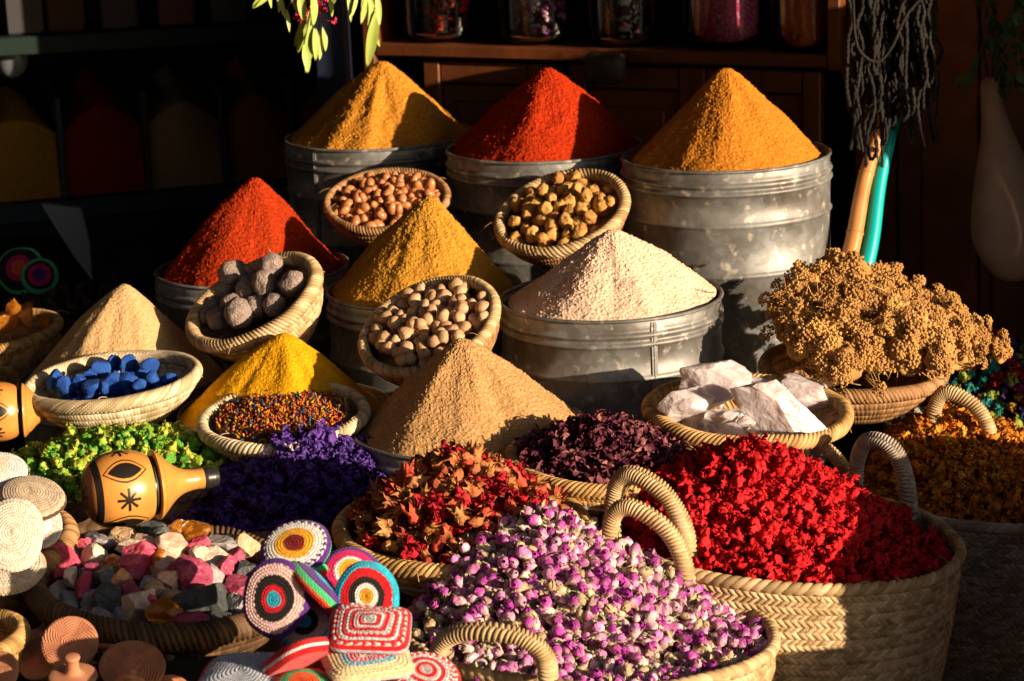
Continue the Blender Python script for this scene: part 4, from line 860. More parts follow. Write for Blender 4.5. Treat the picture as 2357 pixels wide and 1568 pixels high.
cap('cream square crocheted cap with blue and pink rings under the red spiral one', 846, 1512, 2.76, 186, (.05, .90, .42), [(.25, CRM, WHT), (.5, MAG, PNK), (.68, CYN, GRY), (1, CRM)], side=[CRM, PNK, BLK], sq=5, asp=.8, edge=.11, spin=-6)
cap('bright red crocheted cap on its side with thin white seam, below the blue centred one', 688, 1500, 2.77, 150, (-.35, .85, -.35), [(.5, RED), (1, RED)], side=[RED, RED, WHT, RED, RED], edge=.24, sq=3, spin=0)
cap('flat pale blue grey crocheted cap at the bottom edge, left end of the pile', 560, 1555, 2.76, 190, (-.1, .92, .4), [(.8, GRY), (1, GRY)], side=[RED, PUR], sq=4, edge=.12)
cap('red and white crocheted cap half under the cream one, right end of the pile', 978, 1552, 2.75, 150, (.12, .82, .55), [(.2, PNK, GRY), (.34, RED), (.46, GRY, WHT), (.6, RED), (.74, WHT, GRY), (1, RED, WHT)], side=[RED, GRY])
cap('orange and green crocheted cap low at the bottom edge under the bright red one', 700, 1580, 2.72, 150, (0, .9, .4), [(.5, ORG), (.8, GRN), (1, ORG)], side=[GRN, RED])
cap('grey white crocheted cap at the very bottom, under the cream square one', 835, 1598, 2.70, 100, (0, .7, .7), [(.5, WHT, GRY), (1, WHT)], side=[GRY])
cap('blue and pink crocheted cap in the shadow below the blue centred one', 700, 1430, 2.85, 110, (-.1, .4, .9), [(.3, CYN), (.6, BLK), (1, PNK)], side=[CYN])
# heap of folded caps carrying the pile (kept out of sight by the caps on it)
cap('dark blue crocheted cap buried in the middle of the pile', 762, 1470, 2.88, 210, (0, .8, .6), [(.5, PUR), (1, BLK)], side=[PUR, BLK, PUR], edge=.3)

# caps in the small basket at the left edge
d = 3.30; ML = bframe(-62, 1262, d, 6, 2); rL = k_of(-62, 1262, d, 440); zL = P(-62, 1262, d).z
basket('brown basket of beige and white crocheted caps cut off by the left edge', ML, rL, rL*.95, .12, .6, BROWN, 'coil', 7, 110, .017, 80, 4, seed=31, group='round baskets'); support(ML.translation, rL, zL-.125, .55)
cap('beige crocheted cap with a dark brown band, resting on the others at the left', 72, 1140, 3.18, 138, (.12, .80, .6), [(.5, TAN), (1, (.45, .36, .27))], side=[TAN, (.10, .05, .03), (.10, .05, .03), TAN], edge=.17, group='beige and white crocheted caps', nst=56)
cap('white crocheted cap facing the viewer at the left edge, below the beige one', 28, 1228, 3.12, 128, (.1, .35, .93), [(.5, (.78, .70, .60)), (1, (.74, .66, .56))], side=[(.74, .66, .56)], edge=.15, asp=1.25, group='beige and white crocheted caps', nst=50)
cap('white crocheted cap with a thin black line, highest at the left edge', -8, 1082, 3.24, 132, (.08, .82, .55), [(.5, (.7, .6, .5)), (1, WHT)], side=[WHT, BLK, WHT, WHT], edge=.14, group='beige and white crocheted caps')
cap('white lacy crocheted cap in shade behind the facing one', 92, 1205, 3.24, 100, (.5, .2, .8), [(.5, WHT), (1, (.55, .5, .46))], side=[WHT, (.3, .28, .26)], group='beige and white crocheted caps')
cap('pale crocheted cap low in the basket under the white facing one', 20, 1300, 3.16, 150, (.0, .8, .6), [(.5, (.6, .54, .46)), (1, (.6, .54, .46))], side=[TAN], group='beige and white crocheted caps')
# small golden basket rim at the bottom left
d = 3.02; MB2 = bframe(-55, 1470, d, 6, 2); rB2 = k_of(-55, 1470, d, 210)
basket('small golden basket at the bottom left corner behind the clay stamps', MB2, rB2, rB2, .07, .6, GOLD, 'coil', 5, 80, .013, 50, 4, seed=33, group='round baskets'); support(MB2.translation, rB2, MB2.translation.z-.075)
# ------------------------------------------------------------------ clay stamps
M_clay = mat('terracotta clay', (.42, .17, .09), .85, vary=[(.52, .24, .14)], vscale=40, bump=.0006, bscale=500)
def stamp(label, u, v, d, w, nrm, spin=0, pat=True):
    r0 = w*px(u, v, d)/2; nu, nv = 260, 130
    th = np.linspace(0, 2*PI, nu, endpoint=False)[None]; rho = np.linspace(0, 1, nv)[:, None]
    seg = 10; A = th/(2*PI)*seg; al = (np.floor(A) % 2)[...]; 
    g1 = np.abs(np.sin(PI*(rho*9 + 0*th))); g2 = np.abs(np.sin(PI*(rho*9 + (A % 1)*2.2)))
    gr = np.where(rho < .3, np.abs(np.sin(PI*(rho*11 + th/(2*PI)))), np.where(al > 0, np.abs(np.sin(PI*rho*17))*(.3+.7*(np.abs(np.sin(PI*(A % 1)*5)))), g2))
    z = (.05 + .055*gr*(1 if pat else 0))*r0*np.where(rho > .95, .6, 1) - .04*r0*rho**2
    top = np.stack([r0*rho*np.cos(th), r0*rho*np.sin(th), z + 0*th], -1)
    pr = [(1.0, .0), (1.03, -.06), (1.0, -.14), (.8, -.2), (.45, -.24), (.32, -.34), (.27, -.55), (.27, -.8), (.33, -.95), (.30, -1.04), (.15, -1.08), (0, -1.09)]
    q = spline([(a, b, 0) for a, b in pr], 50); lo = np.stack([r0*q[:, :1]*np.cos(th), r0*q[:, :1]*np.sin(th), r0*q[:, 1:2] + 0*th], -1)
    nd = 25
    e = empty('clay_stamp', Matrix.Identity(4), label=label, cat='clay stamp', group='terracotta stamps')
    nw = (CR @ Vector(nrm)).normalized(); up = CR @ Vector((math.sin(R(spin)), math.cos(R(spin)), .01)); y = (up - nw*up.dot(nw)).normalized(); x = y.cross(nw)
    e.matrix_world = Matrix.Translation(P(u, v, d)) @ Matrix((x, y, nw)).transposed().to_4x4()
    V = np.concatenate([top, lo[:nd]]); obj('disc', G(V.reshape(-1, 3), grid_t(nu, len(V))), M_clay, e)
    V = lo[nd-1:]; obj('handle', G(V.reshape(-1, 3), grid_t(nu, len(V))), M_clay, e)
stamp('round terracotta stamp with engraved spiral face turned to the viewer, top of the pile', 160, 1480, 2.98, 128, (.02, .42, .9))
stamp('terracotta stamp leaning left under the engraved one, face half hidden', 92, 1512, 3.01, 112, (-.25, .55, .75), 20)
stamp('terracotta stamp lying face down with its knob handle sticking up at the bottom', 168, 1560, 2.88, 110, (-.03, -.8, -.35))
stamp('flat terracotta stamp with ribbed face seen from the edge, right of the pile', 305, 1530, 2.94, 148, (.10, .72, .62), -12)
stamp('terracotta stamp with thick handle upright behind the engraved one', 262, 1500, 3.06, 110, (-.1, -.85, .25))
stamp('terracotta stamp with slanting handle at the left edge of the pile', 22, 1478, 3.08, 96, (.35, -.85, .1))
stamp('terracotta stamp with fine engraved face at the bottom left corner', 0, 1545, 2.94, 90, (-.3, .25, .9))
stamp('terracotta stamp on its side in front of the ribbed one at the bottom edge', 300, 1578, 2.86, 74, (0, -.7, .6))
stamp('terracotta stamp peeking out at the far right bottom of the pile', 395, 1588, 2.92, 90, (.2, .7, .6))
stamp('terracotta stamp buried at the back of the pile by the small golden basket', 110, 1470, 3.10, 110, (.1, .85, .3))
tag(obj('display_crate', plank(-.62, -.22, 2.55, 3.02, 0, P(200, 1640, 2.85).z, .004), M_dark), kind='structure')

# ------------------------------------------------------------------ amber resin basket
d = 4.40; MA = bframe(0, 768, d, 6, 6); rA = k_of(0, 768, d, 270)
basket('orange straw basket of amber resin cut off by the left edge', MA, rA, rA*.9, .09, .6, GOLD, 'plait', 5, 80, .011, 90, 3, seed=41, group='round baskets', rim_tone=GOLD); support(MA.translation, rA, MA.translation.z-.095)
for i, (u, v, w_, lb) in enumerate([(55, 722, 62, 'largest glassy amber resin lump, right in the orange basket'), (8, 742, 56, 'glassy amber resin lump at the left edge of the photo'), (100, 735, 34, 'small dark amber resin lump by the basket rim'), (30, 705, 36, 'amber resin lump behind the largest one')]):
    g = rock(i+500, 10, 4, (1, .9, .8), .06); g.V *= w_*px(u, v, d)*.62
    obj('amber_resin', g, MMAT['amber'], M=Matrix.Translation(P(u, v, d-.03*(i % 2))) @ rotm(RNG), label=lb, cat='resin', group='amber resin lumps')

# ------------------------------------------------------------------ cabinet with jars
A0, A1_ = P(872, 101, 5.52), P(1935, 128, 5.06); dirw = (A1_ - A0).normalized(); ang = math.atan2(dirw.y, dirw.x); Ls = (A1_ - A0).length; zs = A0.z; dip = math.asin(-dirw.z)
MC = Matrix.Translation(A0) @ Matrix.Rotation(ang, 4, 'Z') @ Matrix.Rotation(dip, 4, 'Y')          # x along the front edge, y into the cabinet
sh = .028
cab = empty('wooden_cabinet', MC, label='dark brown wooden cabinet with an open jar shelf behind the spice cones', cat='cabinet')
obj('shelf', plank(-.01, Ls-.03, 0, .34, -sh, 0, .003), M_wood, cab)
obj('side_board', plank(Ls-.028, Ls, -.006, .34, -sh-.004, .75, .003), M_wood, cab)
obj('side_board', plank(-.042, -.012, .0, .34, -sh-.5, .75, .003), M_wood, cab)
obj('back_panel', plank(-.04, Ls, .342, .36, -1.2, .8, .003), M_wood, cab)
for x0 in (.10, .46, .74):
    obj('door_panel', join([plank(x0, x0+.04, .02, .05, -.75, -sh-.01, .003), plank(x0+.26, x0+.30, .02, .05, -.75, -sh-.01, .003), plank(x0+.042, x0+.258, .024, .05, -sh-.06, -sh-.012, .003), plank(x0+.042, x0+.258, .034, .045, -.75, -sh-.065, .003), plank(x0+.075, x0+.225, .028, .036, -.7, -sh-.1, .006)]), M_wood, cab)
obj('cabinet_base', plank(-.02, Ls+.02, .02, .34, -1.2, -.76, .004), M_wood, cab)
# metal bracket under the shelf edge
M_lamp = mat('grey enamel', (.07, .055, .05), .5, vary=[(.035, .025, .02)], vscale=30, bump=.0006, bscale=80, metal=.3)
tag(obj('metal_box', rbox(.045, .03, .034, .35), M_lamp, M=Matrix.Translation(P(1393, 158, 5.24)) @ Matrix.Rotation(R(3), 4, 'Y')), 'small dented grey metal box fixed under the shelf edge', 'metal box')
# wall boards to the right of the cabinet
wp_ = MC @ Vector((Ls+.02, .03, 0)); ww = Matrix.Translation((wp_.x, wp_.y, 0)) @ Matrix.Rotation(ang, 4, 'Z')
wl = empty('board_wall', ww, label='brown panelled wooden wall to the right of the cabinet', cat='wall')
x = 0
for i in range(15):
    wd = (.09, .055, .12, .03, .10)[i % 5]; m = M_wood2 if i % 5 == 2 else M_wood
    obj('board', plank(x, x+wd-.002, (.012 if i % 2 else 0), .05, 0, 2.6, .003), m, wl); x += wd
M_glass = bpy.data.materials.new('jar glass'); M_glass.use_nodes = True
_n = M_glass.node_tree; _n.nodes.clear(); _o = _n.nodes.new('ShaderNodeOutputMaterial'); _t = _n.nodes.new('ShaderNodeBsdfTransparent'); _g = _n.nodes.new('ShaderNodeBsdfGlossy'); _f = _n.nodes.new('ShaderNodeFresnel'); _m = _n.nodes.new('ShaderNodeMixShader')
_t.inputs[0].default_value = (.96, .97, .96, 1); _g.inputs['Roughness'].default_value = .04; _f.inputs[0].default_value = 1.45
_n.links.new(_f.outputs[0], _m.inputs[0]); _n.links.new(_t.outputs[0], _m.inputs[1]); _n.links.new(_g.outputs[0], _m.inputs[2]); _n.links.new(_m.outputs[0], _o.inputs[0])
def granmat(n, a, b, c): return mat(n, a, .7, vary=[b, c], vscale=150, bump=.002, bscale=300, detail=2)
JM = [None, None, None, granmat('pink granules', (.35, .02, .10), (.60, .07, .20), (.55, .25, .35)), granmat('orange granules', (.40, .05, .01), (.62, .14, .02), (.50, .08, .02))]
JL = ['glass jar of red dried petals, first from the left on the shelf', 'glass jar of pink and purple petals, second from the left on the shelf', 'nearly black glass jar with a few pink flecks, middle of the shelf', 'glass jar filled with pink granules on the shelf', 'smaller glass jar of orange red granules at the right end of the shelf']
JP = [[Proto('petal_bit', crumple(700+i, .013, 4, .5, C=c, crump=.3), M_petal) for i, c in enumerate(cs)] for cs in ([(.55, .02, .02), (.45, .06, .03), (.06, .01, .01)], [(.62, .14, .46), (.86, .60, .68), (.40, .08, .36)], [(.02, .012, .015), (.025, .012, .02), (.03, .015, .02), (.22, .05, .08)])]
for i, (u, v, w_) in enumerate([(978, 108, 176), (1200, 106, 186), (1408, 106, 180), (1632, 112, 218), (1826, 124, 152)]):
    fr = (u - 872)/(1935 - 872); b = P(u, v, 5.52 - .46*fr); rj = w_*1.08*px(u, v, b.y)/2; q = MC.inverted() @ b; q.y = rj + .008; q.z = 0; b = MC @ q; hj = .26
    e = empty('glass_jar', Matrix.Translation(b + Vector((0, 0, .0015))) @ Matrix.Rotation(dip, 4, 'Y'), label=JL[i], cat='jar', group='glass jars on the shelf')
    prof = [(0, .001), (rj*.75, .001), (rj*.92, .008), (rj, .035), (rj, hj*.8), (rj*.92, hj*.93), (rj*.8, hj)]
    pin = [(rj*.76, hj), (rj*.88, hj*.93), (rj-.004, hj*.8), (rj-.004, .035), (rj*.90, .013), (rj*.72, .006), (0, .006)]
    sp1 = [tuple(t[:2]) for t in spline([(a, b_, 0) for a, b_ in prof], 30)]; sp1[0] = (0, .001)
    obj('glass', lathe(sp1 + pin, 64), M_glass, e)
    rg = np.random.default_rng(i)
    if JM[i] is not None:
        g = lathe([(0, .008)] + [((rj-.006)*min(1, .74+.26*math.sin(min(1, t*6)*PI/2)), .008 + t*(hj*.85)) for t in np.linspace(0, 1, 80)] + [(0, hj*.86)], 160); g.V *= (1 + .012*fbm(g.V, 160, i, 2))[:, None]
        obj('contents', g, JM[i], e)
    else:
        L = []
        for k in range(420):
            a = rg.uniform(0, 2*PI); z = rg.uniform(.02, hj*.85); rr = (rj-.017)*(1 if k % 3 else .8)*(.82 if z < .03 else 1)
            L.append(JP[i][rg.integers(len(JP[i]))].g.xf(Matrix.Translation((rr*math.cos(a), rr*math.sin(a), z)) @ rotm(rg) @ Matrix.Scale(rg.uniform(.5, .9) if i else rg.uniform(.8, 1.3), 4)))
        core = lathe([(0, .02), (rj*.7, .02), (rj*.7, hj*.85), (0, hj*.85)], 40); core.C[:] = .03
        obj('contents', join(L + [core]), M_petal, e)
    obj('lid', lathe([(0, hj+.012), (rj*.82, hj+.012), (rj*.84, hj+.008), (rj*.84, hj-.004), (rj*.81, hj-.004)][::-1], 48), M_lamp, e)

# ------------------------------------------------------------------ things on and by the wall
def stick(label, u0, v0, d0, u1, v1, d1, r0, r1, m):
    a, b = np.array(P(u0, v0, d0)), np.array(P(u1, v1, d1)); t = np.linspace(0, 1, 60)[:, None]; c = a*(1-t) + b*t; c[:, 0] += .003*np.sin(t[:, 0]*9)
    e = empty('pole', Matrix.Translation(a), label=label, cat='pole'); rr = np.linspace(r0, r1, 60); g = tube(c - a, rr, 20); obj('shaft', g, m, e); return e, c - a
M_bam = mat('bamboo', (.62, .28, .09), .4, vary=[(.50, .20, .06)], vscale=20, spec=.5); M_tq = mat('turquoise paint', (.0, .42, .45), .35, spec=.5)
eb, cb = stick('orange brown bamboo pole leaning beside the tallest tub', 1940, 640, 4.42, 2042, 215, 4.60, .0165, .0125, M_bam)
for k in (14, 33, 52): obj('node', tube([cb[k], cb[k]+(cb[k+1]-cb[k])*.4], .0185-.0001*k, 20), M_bam, eb)
et, ct = stick('bright turquoise painted pole leaning against the wall beside the bamboo', 1986, 640, 4.44, 2068, 205, 4.61, .0160, .0118, M_tq)
obj('tip', tube([ct[-1], ct[-1]+(ct[-1]-ct[-2])*1.5], .0118, 20), M_tq, et)
# hanging black twisted yarn
M_hang = mat('black twisted yarn', (.009, .008, .008), .9, vary=[(.020, .017, .016)], vscale=40, bump=.0012, bscale=300)
L = []; rg = np.random.default_rng(5)
for k in range(84):
    u0 = rg.uniform(1955, 2160); dd = rg.uniform(4.47, 4.56); v1 = rg.choice([rg.uniform(120, 260), rg.uniform(220, 360)], p=[.45, .55]); n = 9
    if k in (1, 2): u0, v1 = 1960, 345
    if k in (3, 4, 5, 6): u0, v1 = rg.uniform(2000, 2050), rg.uniform(350, 420)
    du = rg.uniform(-18, 18)
    pts = [P(u0 + du*t + rg.normal(0, 5), -70 + (v1+70)*t, dd + rg.normal(0, .005)) for t in np.linspace(0, 1, n)]
    if rg.random() < .45: pts += [P(u0 + du + 12, v1 - 16, dd-.01), P(u0 + du + 8, v1-60, dd-.005)]
    c = spline(pts, 90); t, N, B = frames(c); ph = np.linspace(0, 2*PI, 8, endpoint=False)[None]; s = np.linspace(0, 1, 90)[:, None]
    rad = .0034*(1 + .33*np.sin(2*(ph) + s*150))*(1 + .35*vn(np.stack([s*8, 0*s+k, 0*s], -1), 1, k)); V = c[:, None] + rad[..., None]*(np.cos(ph)[..., None]*N[:, None] + np.sin(ph)[..., None]*B[:, None]); L.append(G(V.reshape(-1, 3), grid_t(8, 90)))
lp = spline([P(1962, -40, 4.44), P(1968, 80, 4.44), P(1985, 125, 4.44), P(2020, 142, 4.44), P(2052, 110, 4.44), P(2090, 30, 4.44), P(2150, -30, 4.44)], 60); L.append(tube(lp, .0030, 8))
tag(obj('yarn_bunch', join(L), M_hang), 'bunch of black twisted yarn hanging over the two poles', 'yarn')
# bottle gourd hanging at the right
gp = spline([(0, 0, .22), (.018, 0, .20), (.028, 0, .12), (.05, 0, .04), (.074, 0, -.05), (.078, 0, -.12), (.05, 0, -.185), (0, 0, -.205)], 60)
gg = lathe([(max(q[0], 0), q[2]) for q in gp], 72); gg.V *= (1 + .02*fbm(gg.V, 9, 4, 3))[:, None]
M_bg = mat('dusty gourd', (.34, .22, .17), .6, vary=[(.42, .29, .22)], vscale=14, bump=.001, bscale=60)
eg = empty('bottle_gourd', Matrix.Translation(P(2312, 420, 4.75)) @ Matrix.Rotation(R(-9), 4, 'Y'), label='large smooth bottle gourd hanging in shade at the right edge', cat='gourd'); obj('body', gg, M_bg, eg)
obj('cord', tube([(0, 0, .20), (0, 0, .5)], .002, 6), M_hang, eg)
# climbing plant in the shade at top right
def leafshape(seed, Lf, Wf, cup=.2, nu=9):
    t = np.linspace(0, 1, nu)[:, None]; s = np.linspace(-1, 1, 5)[None]; wd = Wf*np.sin(PI*np.clip(t, 0, 1))**.75*(1-.15*t)
    Q = np.stack([t*Lf + 0*s, s*wd, cup*np.abs(s)*wd - .18*Lf*t**2 + .0*s], -1); return G(Q.reshape(-1, 3), grid_t(5, nu, False))
M_leafd = mat('dark leaf', (.035, .085, .03), .5, vary=[(.06, .12, .04)], vscale=30); M_stem = mat('stem', (.10, .12, .04), .7)
iv_ = empty('ivy', Matrix.Translation(P(2300, 60, 4.7)), label='dark green leafy vine hanging in shade at the top right corner', cat='plant'); b0 = P(2300, 60, 4.7); L = []; L2 = []
for k in range(10):
    pts = [P(2270 + rg.uniform(-25, 110), -60, 4.66 + rg.uniform(-.08, .08))]; 
    for j in range(6): 
        q = pts[-1] + Vector((rg.normal(0, .012), rg.normal(0, .01), -rg.uniform(.02, .05))); pts.append(q)
    c = spline([p - b0 for p in pts], 30); L2.append(tube(c, .0012, 5))
    for j in range(3, 30, 2): L.append(leafshape(j, rg.uniform(.02, .035), rg.uniform(.009, .014), .3).xf(Matrix.Translation(Vector(c[j])) @ Euler((rg.uniform(-1, 1), rg.uniform(.2, 1.3), rg.uniform(-3, 3))).to_matrix().to_4x4()))
obj('leaves', join(L), M_leafd, iv_); obj('stems', join(L2), M_stem, iv_)
# sunlit hanging oleander like sprig, top centre left
M_leaf = mat('bright leaf', (.28, .40, .07), .5, vary=[(.40, .46, .12)], vscale=18, spec=.4); M_pinkf = mat('pink blossom', (.62, .03, .12), .6)
b0 = P(740, -30, 4.55); pl = empty('leafy_sprig', Matrix.Translation(b0), label='hanging sprig with long narrow green leaves and pink blossoms above the ochre cone', cat='plant'); L = []; L2 = []
LV = [(700, 30, 690, 128, 24), (712, 20, 716, 172, 26), (724, 60, 732, 140, 20), (735, 70, 742, 138, 16), (742, 60, 755, 118, 16), (668, -10, 705, 60, 14), (600, -10, 585, 24, 22), (628, -20, 590, 18, 12), (640, -30, 655, 50, 14), (690, -20, 700, 50, 22),
      (660, 20, 668, 72, 10), (850, -10, 862, 88, 26), (868, 20, 846, 160, 28), (838, -30, 842, 60, 24), (856, 70, 878, 110, 10), (822, -20, 815, 40, 12), (866, -20, 878, 60, 16), (700, 100, 712, 165, 22), (690, 60, 680, 110, 14), (755, -20, 770, 40, 14), (780, -30, 760, 20, 12), (718, -20, 730, 60, 24), (650, -40, 640, 30, 16), (610, -40, 630, 20, 12), (800, -40, 812, 50, 14), (720, 90, 706, 150, 20)]
for (a, b, c_, d_, w_) in LV:
    dd = 4.55 + rg.uniform(-.05, .05); p0, p1 = P(a, b, dd), P(c_, d_, dd - .01 + rg.uniform(-.02, .02)); ax = (p1 - p0); ln = ax.length; ax.normalize(); fc = Vector((.45 + rg.normal(0, .3), -.8, .2)).normalized(); y = fc.cross(ax).normalized(); z = ax.cross(y)
    L.append(leafshape(1, ln, w_*px(a, b, 4.55)*.5, .25, 12).xf(Matrix.Translation(p0 - b0) @ Matrix((ax, y, z)).transposed().to_4x4())); L2.append(tube([(P(740 if a < 790 else 852, -90, 4.6) - b0), p0 - b0], .0014, 5))
obj('leaves', join(L), M_leaf, pl); obj('stems', join(L2), M_stem, pl)
obj('blossoms', join([crumple(900+k, .012, 5, .3, crump=.25).xf(Matrix.Translation(P(rg.uniform(685, 780), rg.uniform(-20, 45), 4.6+rg.uniform(-.05, .05)) - b0)) for k in range(18)] + [crumple(950, .011, 5, .3).xf(Matrix.Translation(P(768, 52, 4.55)-b0))]), M_pinkf, pl)

# ------------------------------------------------------------------ dark stall behind, left
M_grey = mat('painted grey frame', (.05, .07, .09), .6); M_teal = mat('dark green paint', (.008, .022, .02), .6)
a = P(-60, 478, 6.2); b = Pz(1160, 372, a.z); dr = (b - a).normalized(); MS = Matrix.Translation(a) @ Matrix.Rotation(math.atan2(dr.y, dr.x), 4, 'Z'); LS = (b-a).length
st = empty('spice_counter', MS, label='dark counter of glass fronted spice bins in the shade at the back left', cat='counter')
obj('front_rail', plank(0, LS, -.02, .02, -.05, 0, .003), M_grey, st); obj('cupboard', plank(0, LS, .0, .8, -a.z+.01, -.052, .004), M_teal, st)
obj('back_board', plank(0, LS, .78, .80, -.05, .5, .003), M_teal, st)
inv = MS.inverted()
hx = []
for (u, v) in ((-60, 300), (148, 300), (352, 300), (535, 290), (700, 280), (860, 270)):
    p = inv @ Pz(u, v+150, a.z); hx.append(p.x); obj('divider', plank(p.x-.008, p.x+.008, 0, .76, .002, .27, .003), M_grey, st)
HL = ['dim ochre spice heap in the leftmost bin', 'dim dark red spice heap in the second bin', 'dim beige spice heap in the third bin, the palest of the bins', 'dim brown orange spice heap in the fourth bin', 'dim red brown spice heap in the bin nearest the cones']
for i, (m, hp) in enumerate(zip((M_mustard, M_chili, M_beige, M_saffron, M_paprika), (.10, .14, .13, .14, .12))):
    x0, x1 = hx[i]+.01, hx[i+1]-.01; xc, rx_ = (x0+x1)/2, (x1-x0)/2
    n = 60; X, Y = np.meshgrid(np.linspace(x0, x1, n), np.linspace(.02, .74, n)); rr = np.maximum(np.abs(X-xc)/rx_, 0)**1.0; rr = np.hypot((X-xc)/(rx_*1.25), (Y-.3)/.5); Z = .17 + hp*np.clip(1-rr, -.3, 1) + .003*fbm(np.stack([X, Y, 0*X], -1), 30, i)
    V = np.stack([X, Y, Z], -1); V0 = V[:1].copy(); V0[..., 2] = .004; V = np.concatenate([V0, V]); 
    obj('spice_heap', G(V.reshape(-1, 3), grid_t(n, n+1, False)), m, M=MS, label=HL[i], cat='spice heap', group='spice in the dark back bins')
a2 = P(-40, 90, 5.9); b2 = Pz(600, 55, a2.z); dr = (b2-a2).normalized(); MT = Matrix.Translation(a2) @ Matrix.Rotation(math.atan2(dr.y, dr.x), 4, 'Z')
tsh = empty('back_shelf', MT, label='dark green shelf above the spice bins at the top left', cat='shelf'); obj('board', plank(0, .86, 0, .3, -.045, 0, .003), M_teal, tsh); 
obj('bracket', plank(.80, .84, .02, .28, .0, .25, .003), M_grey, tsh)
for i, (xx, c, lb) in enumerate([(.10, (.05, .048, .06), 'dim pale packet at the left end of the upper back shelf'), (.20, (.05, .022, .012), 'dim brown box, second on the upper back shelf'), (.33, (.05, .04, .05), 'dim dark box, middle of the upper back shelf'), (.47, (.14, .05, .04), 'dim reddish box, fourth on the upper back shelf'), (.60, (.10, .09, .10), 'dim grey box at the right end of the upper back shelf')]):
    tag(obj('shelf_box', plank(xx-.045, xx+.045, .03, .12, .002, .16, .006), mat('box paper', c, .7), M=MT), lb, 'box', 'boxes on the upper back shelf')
# scoop standing in the leftmost bin
sc_ = empty('spice_scoop', Matrix.Translation(P(28, 140, 6.0)) @ Matrix.Rotation(R(14), 4, 'Y'), label='pale metal scoop stuck in the leftmost back bin', cat='scoop'); M_sc = mat('scoop metal', (.16, .18, .22), .45, metal=.3)
obj('bowl', (lambda g: G(g.V*np.array([.038, .03, .045]), g.T))(lump(1, 3, (1, 1, 1), .02)), M_sc, sc_); obj('handle', tube([(0, 0, .03), (0, 0, .16)], .009, 12), M_sc, sc_)
# pale cloth, dark sacks under the counter
M_cl = mat('pale cloth', (.28, .30, .36), .9)
for i, (pts, lb) in enumerate([([(95, 470), (185, 480), (205, 560), (212, 645), (170, 590), (125, 520)], 'pale cloth hanging down between the dark sacks at the left'), ([(660, 470), (740, 470), (800, 520), (850, 600), (790, 590), (720, 520)], 'pale cloth strip under the counter behind the deep red cone')]):
    L = []; pp = [P(u, v, 5.6) for u, v in pts]; V = [tuple(p) for p in pp] + [tuple(p + Vector((0, .02, 0))) for p in pp]; n = len(pp); T = [(0, i_, i_+1) for i_ in range(1, n-1)] + [(n, n+i_+1, n+i_) for i_ in range(1, n-1)] + [(i_, (i_+1) % n, n+(i_+1) % n) for i_ in range(n)] + [(i_, n+(i_+1) % n, n+i_) for i_ in range(n)]
    tag(obj('hanging_cloth', G(V, T), M_cl, smooth=False), lb, 'cloth')
for i, (u, v, w_, lb) in enumerate([(60, 560, 300, 'dark bulging sack under the counter at the far left'), (400, 570, 420, 'dark bulging sack under the counter behind the beige cone'), (620, 560, 300, 'dark sack under the counter behind the deep red cone')]):
    g = lump(i+800, 4, (1, .6, .55), .08, 1.5); g.V *= w_*px(u, v, 5.5)*.5; c = P(u, v+60, 5.75)
    tag(obj('sack', g, M_black, M=Matrix.Translation(c)), lb, 'sack', 'dark sacks under the counter')
d = 4.95
cap('dim crocheted cap with pink and orange centre at the left edge, in deep shade', 45, 620, d, 100, (-.1, .3, .95), [(.35, ORG), (.6, MAG), (1, BLK)], side=[GRN, CYN], group='shaded crocheted caps')
cap('dim crocheted cap with pink and green rings, in deep shade beside the orange centred one', 92, 635, d-.02, 76, (.1, .2, .95), [(.4, PUR), (.7, MAG), (.9, BLK), (1, GRN)], side=[GRN], group='shaded crocheted caps')
BK = [Proto('bark_strip', curlstrip(i+60, .030, (.055, .03, .02), (.09, .05, .035)), M_petal) for i in range(4)]
MK = bframe(230, 720, 4.85, 0, 0); scatter(BK, MK, lambda x, y: .05*max(0, 1-math.hypot(x/.20, y/.12)), .20, .12, .034, 'curled dark bark strip in the shaded heap behind the beige cone', 'bark', 'dark bark strips', seed=50, massname='bark_mass', masslabel='shaded heap of curled dark bark behind the beige cone', under=1)
support(MK.translation, .2, MK.translation.z-.04, .9)

# ------------------------------------------------------------------ shop back wall and post, and unseen blockers added to shape the light
wd_ = empty('shop_building', Matrix.Identity(4), label='dark shop back wall, with unseen roof and side walls added to block light', cat='building')
tag(obj('added_blind', join([plank(-2.04+k_*.27, -2.04+k_*.27+.262, 4.9, 4.92, 1.335, 2.745, .004) for k_ in range(6)]), M_black), 'unseen dark blind added at the left to keep sky light off the back bins', 'blind')  # invented blind above the view, darkens the back bins
obj('back_wall', box(-6, 6, 8.0, 8.2, 0, 3.4), M_wall, wd_); obj('added_side_wall', box(2.2, 2.4, 4.6, 7.99, 0, 3.4), M_wall, wd_); obj('added_side_wall', box(-2.2, -2.05, 3.3, 7.99, 0, 2.74), M_wall, wd_)  # side walls added out of view to stop sun and sky light
obj('roof', box(-6, 6, 2.1, 8.3, 2.75, 2.85), M_wall, wd_)  # roof carried forward unseen to cut light from the sky
M_pl = mat('brown plaster', (.14, .08, .055), .9, vary=[(.18, .11, .075)], vscale=3)
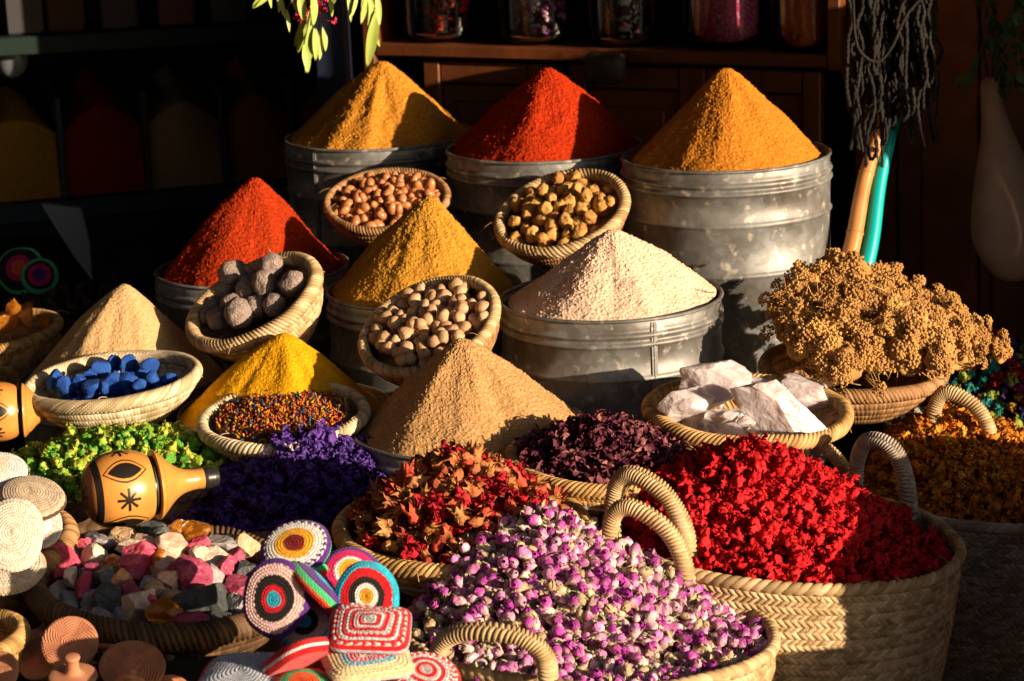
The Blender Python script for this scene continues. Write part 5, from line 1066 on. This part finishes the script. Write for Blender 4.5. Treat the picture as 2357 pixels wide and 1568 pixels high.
for nm_, bx_, lb_ in (('left', (-9, -5.5, -14, 2.5, 0, 7), 'unseen plastered house added on the left to block sky light'), ('rear', (-5, 4.5, -13, -9, 0, 8), 'unseen plastered house added behind the viewer to block sky light')):
    g = join([box(*bx_)] + [plank(bx_[1]-.02 if nm_ == 'left' else x_-.5, bx_[1]+.04 if nm_ == 'left' else x_+.5, x_-.5 if nm_ == 'left' else bx_[3]-.02, x_+.5 if nm_ == 'left' else bx_[3]+.04, z_, z_+1.4, .01) for x_ in ((-12, -9, -6, -3, 0) if nm_ == 'left' else (-3.5, -1, 1.5, 3.4)) for z_ in (1.0, 4.0)])
    tag(obj('added_house', g, M_pl, smooth=False), lb_, 'house')  # houses added out of view to lower the ambient sky light
tag(obj('post', plank(-.035, .035, -.05, .15, 0, 2.74, .004), mat('dark blue paint', (.006, .01, .03), .5), M=Matrix.Translation((-.375, 5.42, 0))), 'dark blue post beside the left end of the cabinet', 'post')
pt = empty('added_partition', Matrix.Translation((1.402, 4.026, 0)) @ Matrix.Rotation(R(53), 4, 'Z'), label='unseen plank partition added at the right to keep sun off the back', cat='partition')  # added sun blocker; its slot lets light onto the jars
for x0, x1, z0_, z1_ in [(k*.14, k*.14+.1398, 0, 1.40) for k in range(11)] + [(k*.14, k*.14+.1398, 1.80, 2.74) for k in range(11)] + [(0, .12, 1.403, 1.797), (.58, .96, 1.403, 1.797), (.963, 1.53, 1.403, 1.797)]: obj('plank', plank(x0, x1, 0, .025, z0_, z1_, .003), M_dark, pt)
ob = Matrix.Translation((1.21, 3.18, .66)); basket('unseen tall palm basket of dates added to cast the shade at lower right', ob, .37, .37, .65, .8, STRAW, 'plait', 24, 56, .014, 60, 2, seed=60, group='tall palm market baskets')  # invented basket and heap, shaped to shade the red and orange flowers
gd = lump(61, 4, (.34, .34, .105), .06, 3); tag(obj('added_date_heap', gd, mat('dates', (.06, .02, .01), .5, bump=.004, bscale=40), M=Matrix.Translation((1.21, 3.18, .66))), 'unseen heap of dark dates added to cast the shade at lower right', 'dates')
ob = Matrix.Translation((1.75, 4.02, .84)); basket('unseen tallest palm basket added to shade the mixed flowers', ob, .27, .26, .83, .8, STRAW, 'plait', 24, 56, .014, 60, 2, seed=62, group='tall palm market baskets')  # added out of view as a sun blocker for the mixed flowers

ob = Matrix.Translation((1.12, 2.62, .56)); basket('unseen small palm basket of walnuts added to shade the red flower basket', ob, .24, .24, .55, .8, STRAW, 'plait', 24, 56, .014, 60, 2, seed=64, group='tall palm market baskets')  # invented basket and heap, throw shade across the red basket's body
gd = lump(65, 4, (.21, .21, .07), .06, 3); tag(obj('added_walnut_heap', gd, mat('walnuts', (.22, .12, .05), .6, bump=.006, bscale=40), M=Matrix.Translation((1.12, 2.62, .57))), 'unseen heap of walnuts added to shade the red flower basket', 'walnuts')
